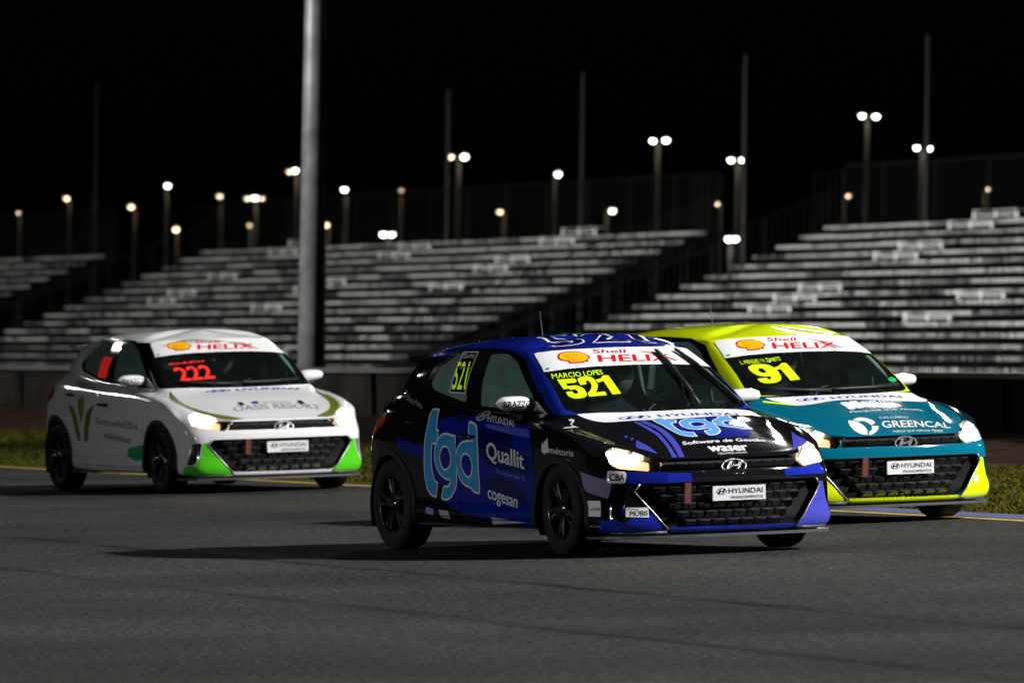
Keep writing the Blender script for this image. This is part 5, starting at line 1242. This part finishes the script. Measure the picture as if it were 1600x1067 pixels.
M_BLUE = dict(shell='paint_black', roof='paint_navy', hood='paint_black', bumper='paint_black', surround='paint_blue', lip='paint_blue', fender='paint_black', door='paint_black',
              fang_right='paint_blue', fang_left='paint_lilac', tail='tail_red', mirror='paint_white', spoiler='black_gloss')
M_TEAL = dict(shell='paint_lime', roof='paint_lime', hood='paint_teal', bumper='paint_teal', surround='paint_lime', lip='paint_lime', fender='paint_dark_teal', door='paint_dark_teal',
              fang_right='paint_lime', fang_left='paint_lime', tail='tail_red', mirror='paint_white', spoiler='black_gloss')
M_WHITE = dict(shell='paint_white', roof='paint_white', hood='paint_white', bumper='paint_white', surround='black_gloss', lip='paint_white', fender='paint_white', door='paint_white',
               fang_right='paint_green', fang_left='paint_green', tail='tail_red', mirror='paint_white', spoiler='paint_white')
W_UP = [[(.25, .915), (.25, 1.0), (.248, 1.1), (.246, 1.19), (.243, 1.265)], [(.585, .925), (.54, 1.0), (.49, 1.09), (.45, 1.18), (.40, 1.265)]]
W_DOWN = [[(.55, .925), (.3, .915), (.05, .912), (-.12, .915)], [(-.05, .905), (-.25, .912), (-.45, .925), (-.58, .94)]]
CAR_POSE = [(.4757, 55.7218, .4513), (1.7475, 61.1788, .4879), (-2.78, 74.7, .405)]
car_blue = make_car('race_car', 'black and blue race hatchback numbered 521, nearest to the viewer', *CAR_POSE[0], M_BLUE, SETS[0] + SETS[1], W_UP)
car_teal = make_car('race_car', 'teal and lime race hatchback numbered 91, half hidden behind the blue car', *CAR_POSE[1], M_TEAL, SETS[0] + SETS[2], W_DOWN)
car_white = make_car('race_car', 'white race hatchback numbered 222 with green bumper corners, trailing at left', *CAR_POSE[2], M_WHITE, SETS[0] + SETS[3], W_DOWN)

# ================================================================= drivers
def make_driver(car, label):
    J = {'pelvis': (-.18, .36, .44), 'waist': (-.24, .36, .58), 'chest': (-.32, .36, .80), 'neck': (-.36, .36, .95), 'skull': (-.33, .36, 1.07), 'crown': (-.32, .36, 1.15)}
    V = []; E = []; R = []; ix = {}
    def v(k, p, r): ix[k] = len(V); V.append(p); R.append(r)
    for k, r in (('pelvis', .15), ('waist', .14), ('chest', .165), ('neck', .065), ('skull', .09), ('crown', .07)): v(k, J[k], r)
    E += [(0, 1), (1, 2), (2, 3), (3, 4), (4, 5)]
    for s in (-1, 1):
        y = .36
        for k, p, r in (('sh', (-.31, y + s * .19, .87), .065), ('el', (-.06, y + s * .27, .70), .048), ('wr', (.30, y + s * .165, .83), .033), ('pa', (.385, y + s * .150, .862), .036)): v(k + str(s), p, r)
        E += [(ix['chest'], ix['sh%d' % s]), (ix['sh%d' % s], ix['el%d' % s]), (ix['el%d' % s], ix['wr%d' % s]), (ix['wr%d' % s], ix['pa%d' % s])]
        for f in range(4):                                  # fingers closed round the steering wheel rim
            dz = .027 - f * .018
            a, b, c = (.425, y + s * (.150 + .006), .868 + dz), (.452, y + s * .170, .866 + dz), (.440, y + s * .186, .862 + dz)
            n0 = len(V); V.extend([a, b, c]); R.extend([.010, .009, .008]); E.extend([(ix['pa%d' % s], n0), (n0, n0 + 1), (n0 + 1, n0 + 2)])
        n0 = len(V); V.extend([(.395, y + s * .12, .885), (.43, y + s * .118, .895)]); R.extend([.011, .009]); E.extend([(ix['pa%d' % s], n0), (n0, n0 + 1)])
        for k, p, r in (('hip', (-.12, y + s * .11, .43), .095), ('kn', (.32, y + s * .15, .58), .062), ('an', (.68, y + s * .11, .36), .042), ('to', (.80, y + s * .11, .40), .035)): v(k + str(s), p, r)
        E += [(0, ix['hip%d' % s]), (ix['hip%d' % s], ix['kn%d' % s]), (ix['kn%d' % s], ix['an%d' % s]), (ix['an%d' % s], ix['to%d' % s])]
    me = bpy.data.meshes.new('tmp'); me.from_pydata(V, E, [])
    o = bpy.data.objects.new('tmp', me); COL.objects.link(o)
    sk = o.modifiers.new('skin', 'SKIN'); sk.use_smooth_shade = True
    o.modifiers.new('sub', 'SUBSURF').levels = 1
    for i, d in enumerate(me.skin_vertices[0].data): d.radius = (R[i], R[i]); d.use_root = (i == 0)
    dg = bpy.context.evaluated_depsgraph_get(); dg.update()
    body = bpy.data.meshes.new_from_object(o.evaluated_get(dg)); bpy.data.objects.remove(o); bpy.data.meshes.remove(me)
    body.name = 'person'
    return body
body_mesh = make_driver(None, '')
hv = MB(); hv.ball((-.315, .36, 1.105), (.150, .128, .140), 24, 16)
HELMET = hv.mesh('helmet', True)
V = []; F = []
for i in range(7):
    for k in range(15):
        p = math.radians(-68 + 136 * k / 14); t = math.radians(62 + 34 * i / 6)
        V.append((-.315 + .155 * math.sin(t) * math.cos(p), .36 + .133 * math.sin(t) * math.sin(p), 1.105 + .145 * math.cos(t)))
for i in range(6):
    for k in range(14): F.append((i * 15 + k, (i + 1) * 15 + k, (i + 1) * 15 + k + 1, i * 15 + k + 1))
VISOR = mesh_py('visor', V, F, True)
for c, lab in ((car_blue, 'helmeted driver at the wheel of the black and blue car'), (car_teal, 'helmeted driver at the wheel of the teal and lime car'), (car_white, 'helmeted driver at the wheel of the trailing white car')):
    o = link('person', body_mesh, None, 'race_suit'); o.matrix_world = c.matrix_world.copy()
    tag(o, lab, 'person', 'drivers in the race cars')
    h = link('helmet', HELMET, o, 'helmet_shell'); link('visor', VISOR, h, 'helmet_visor')
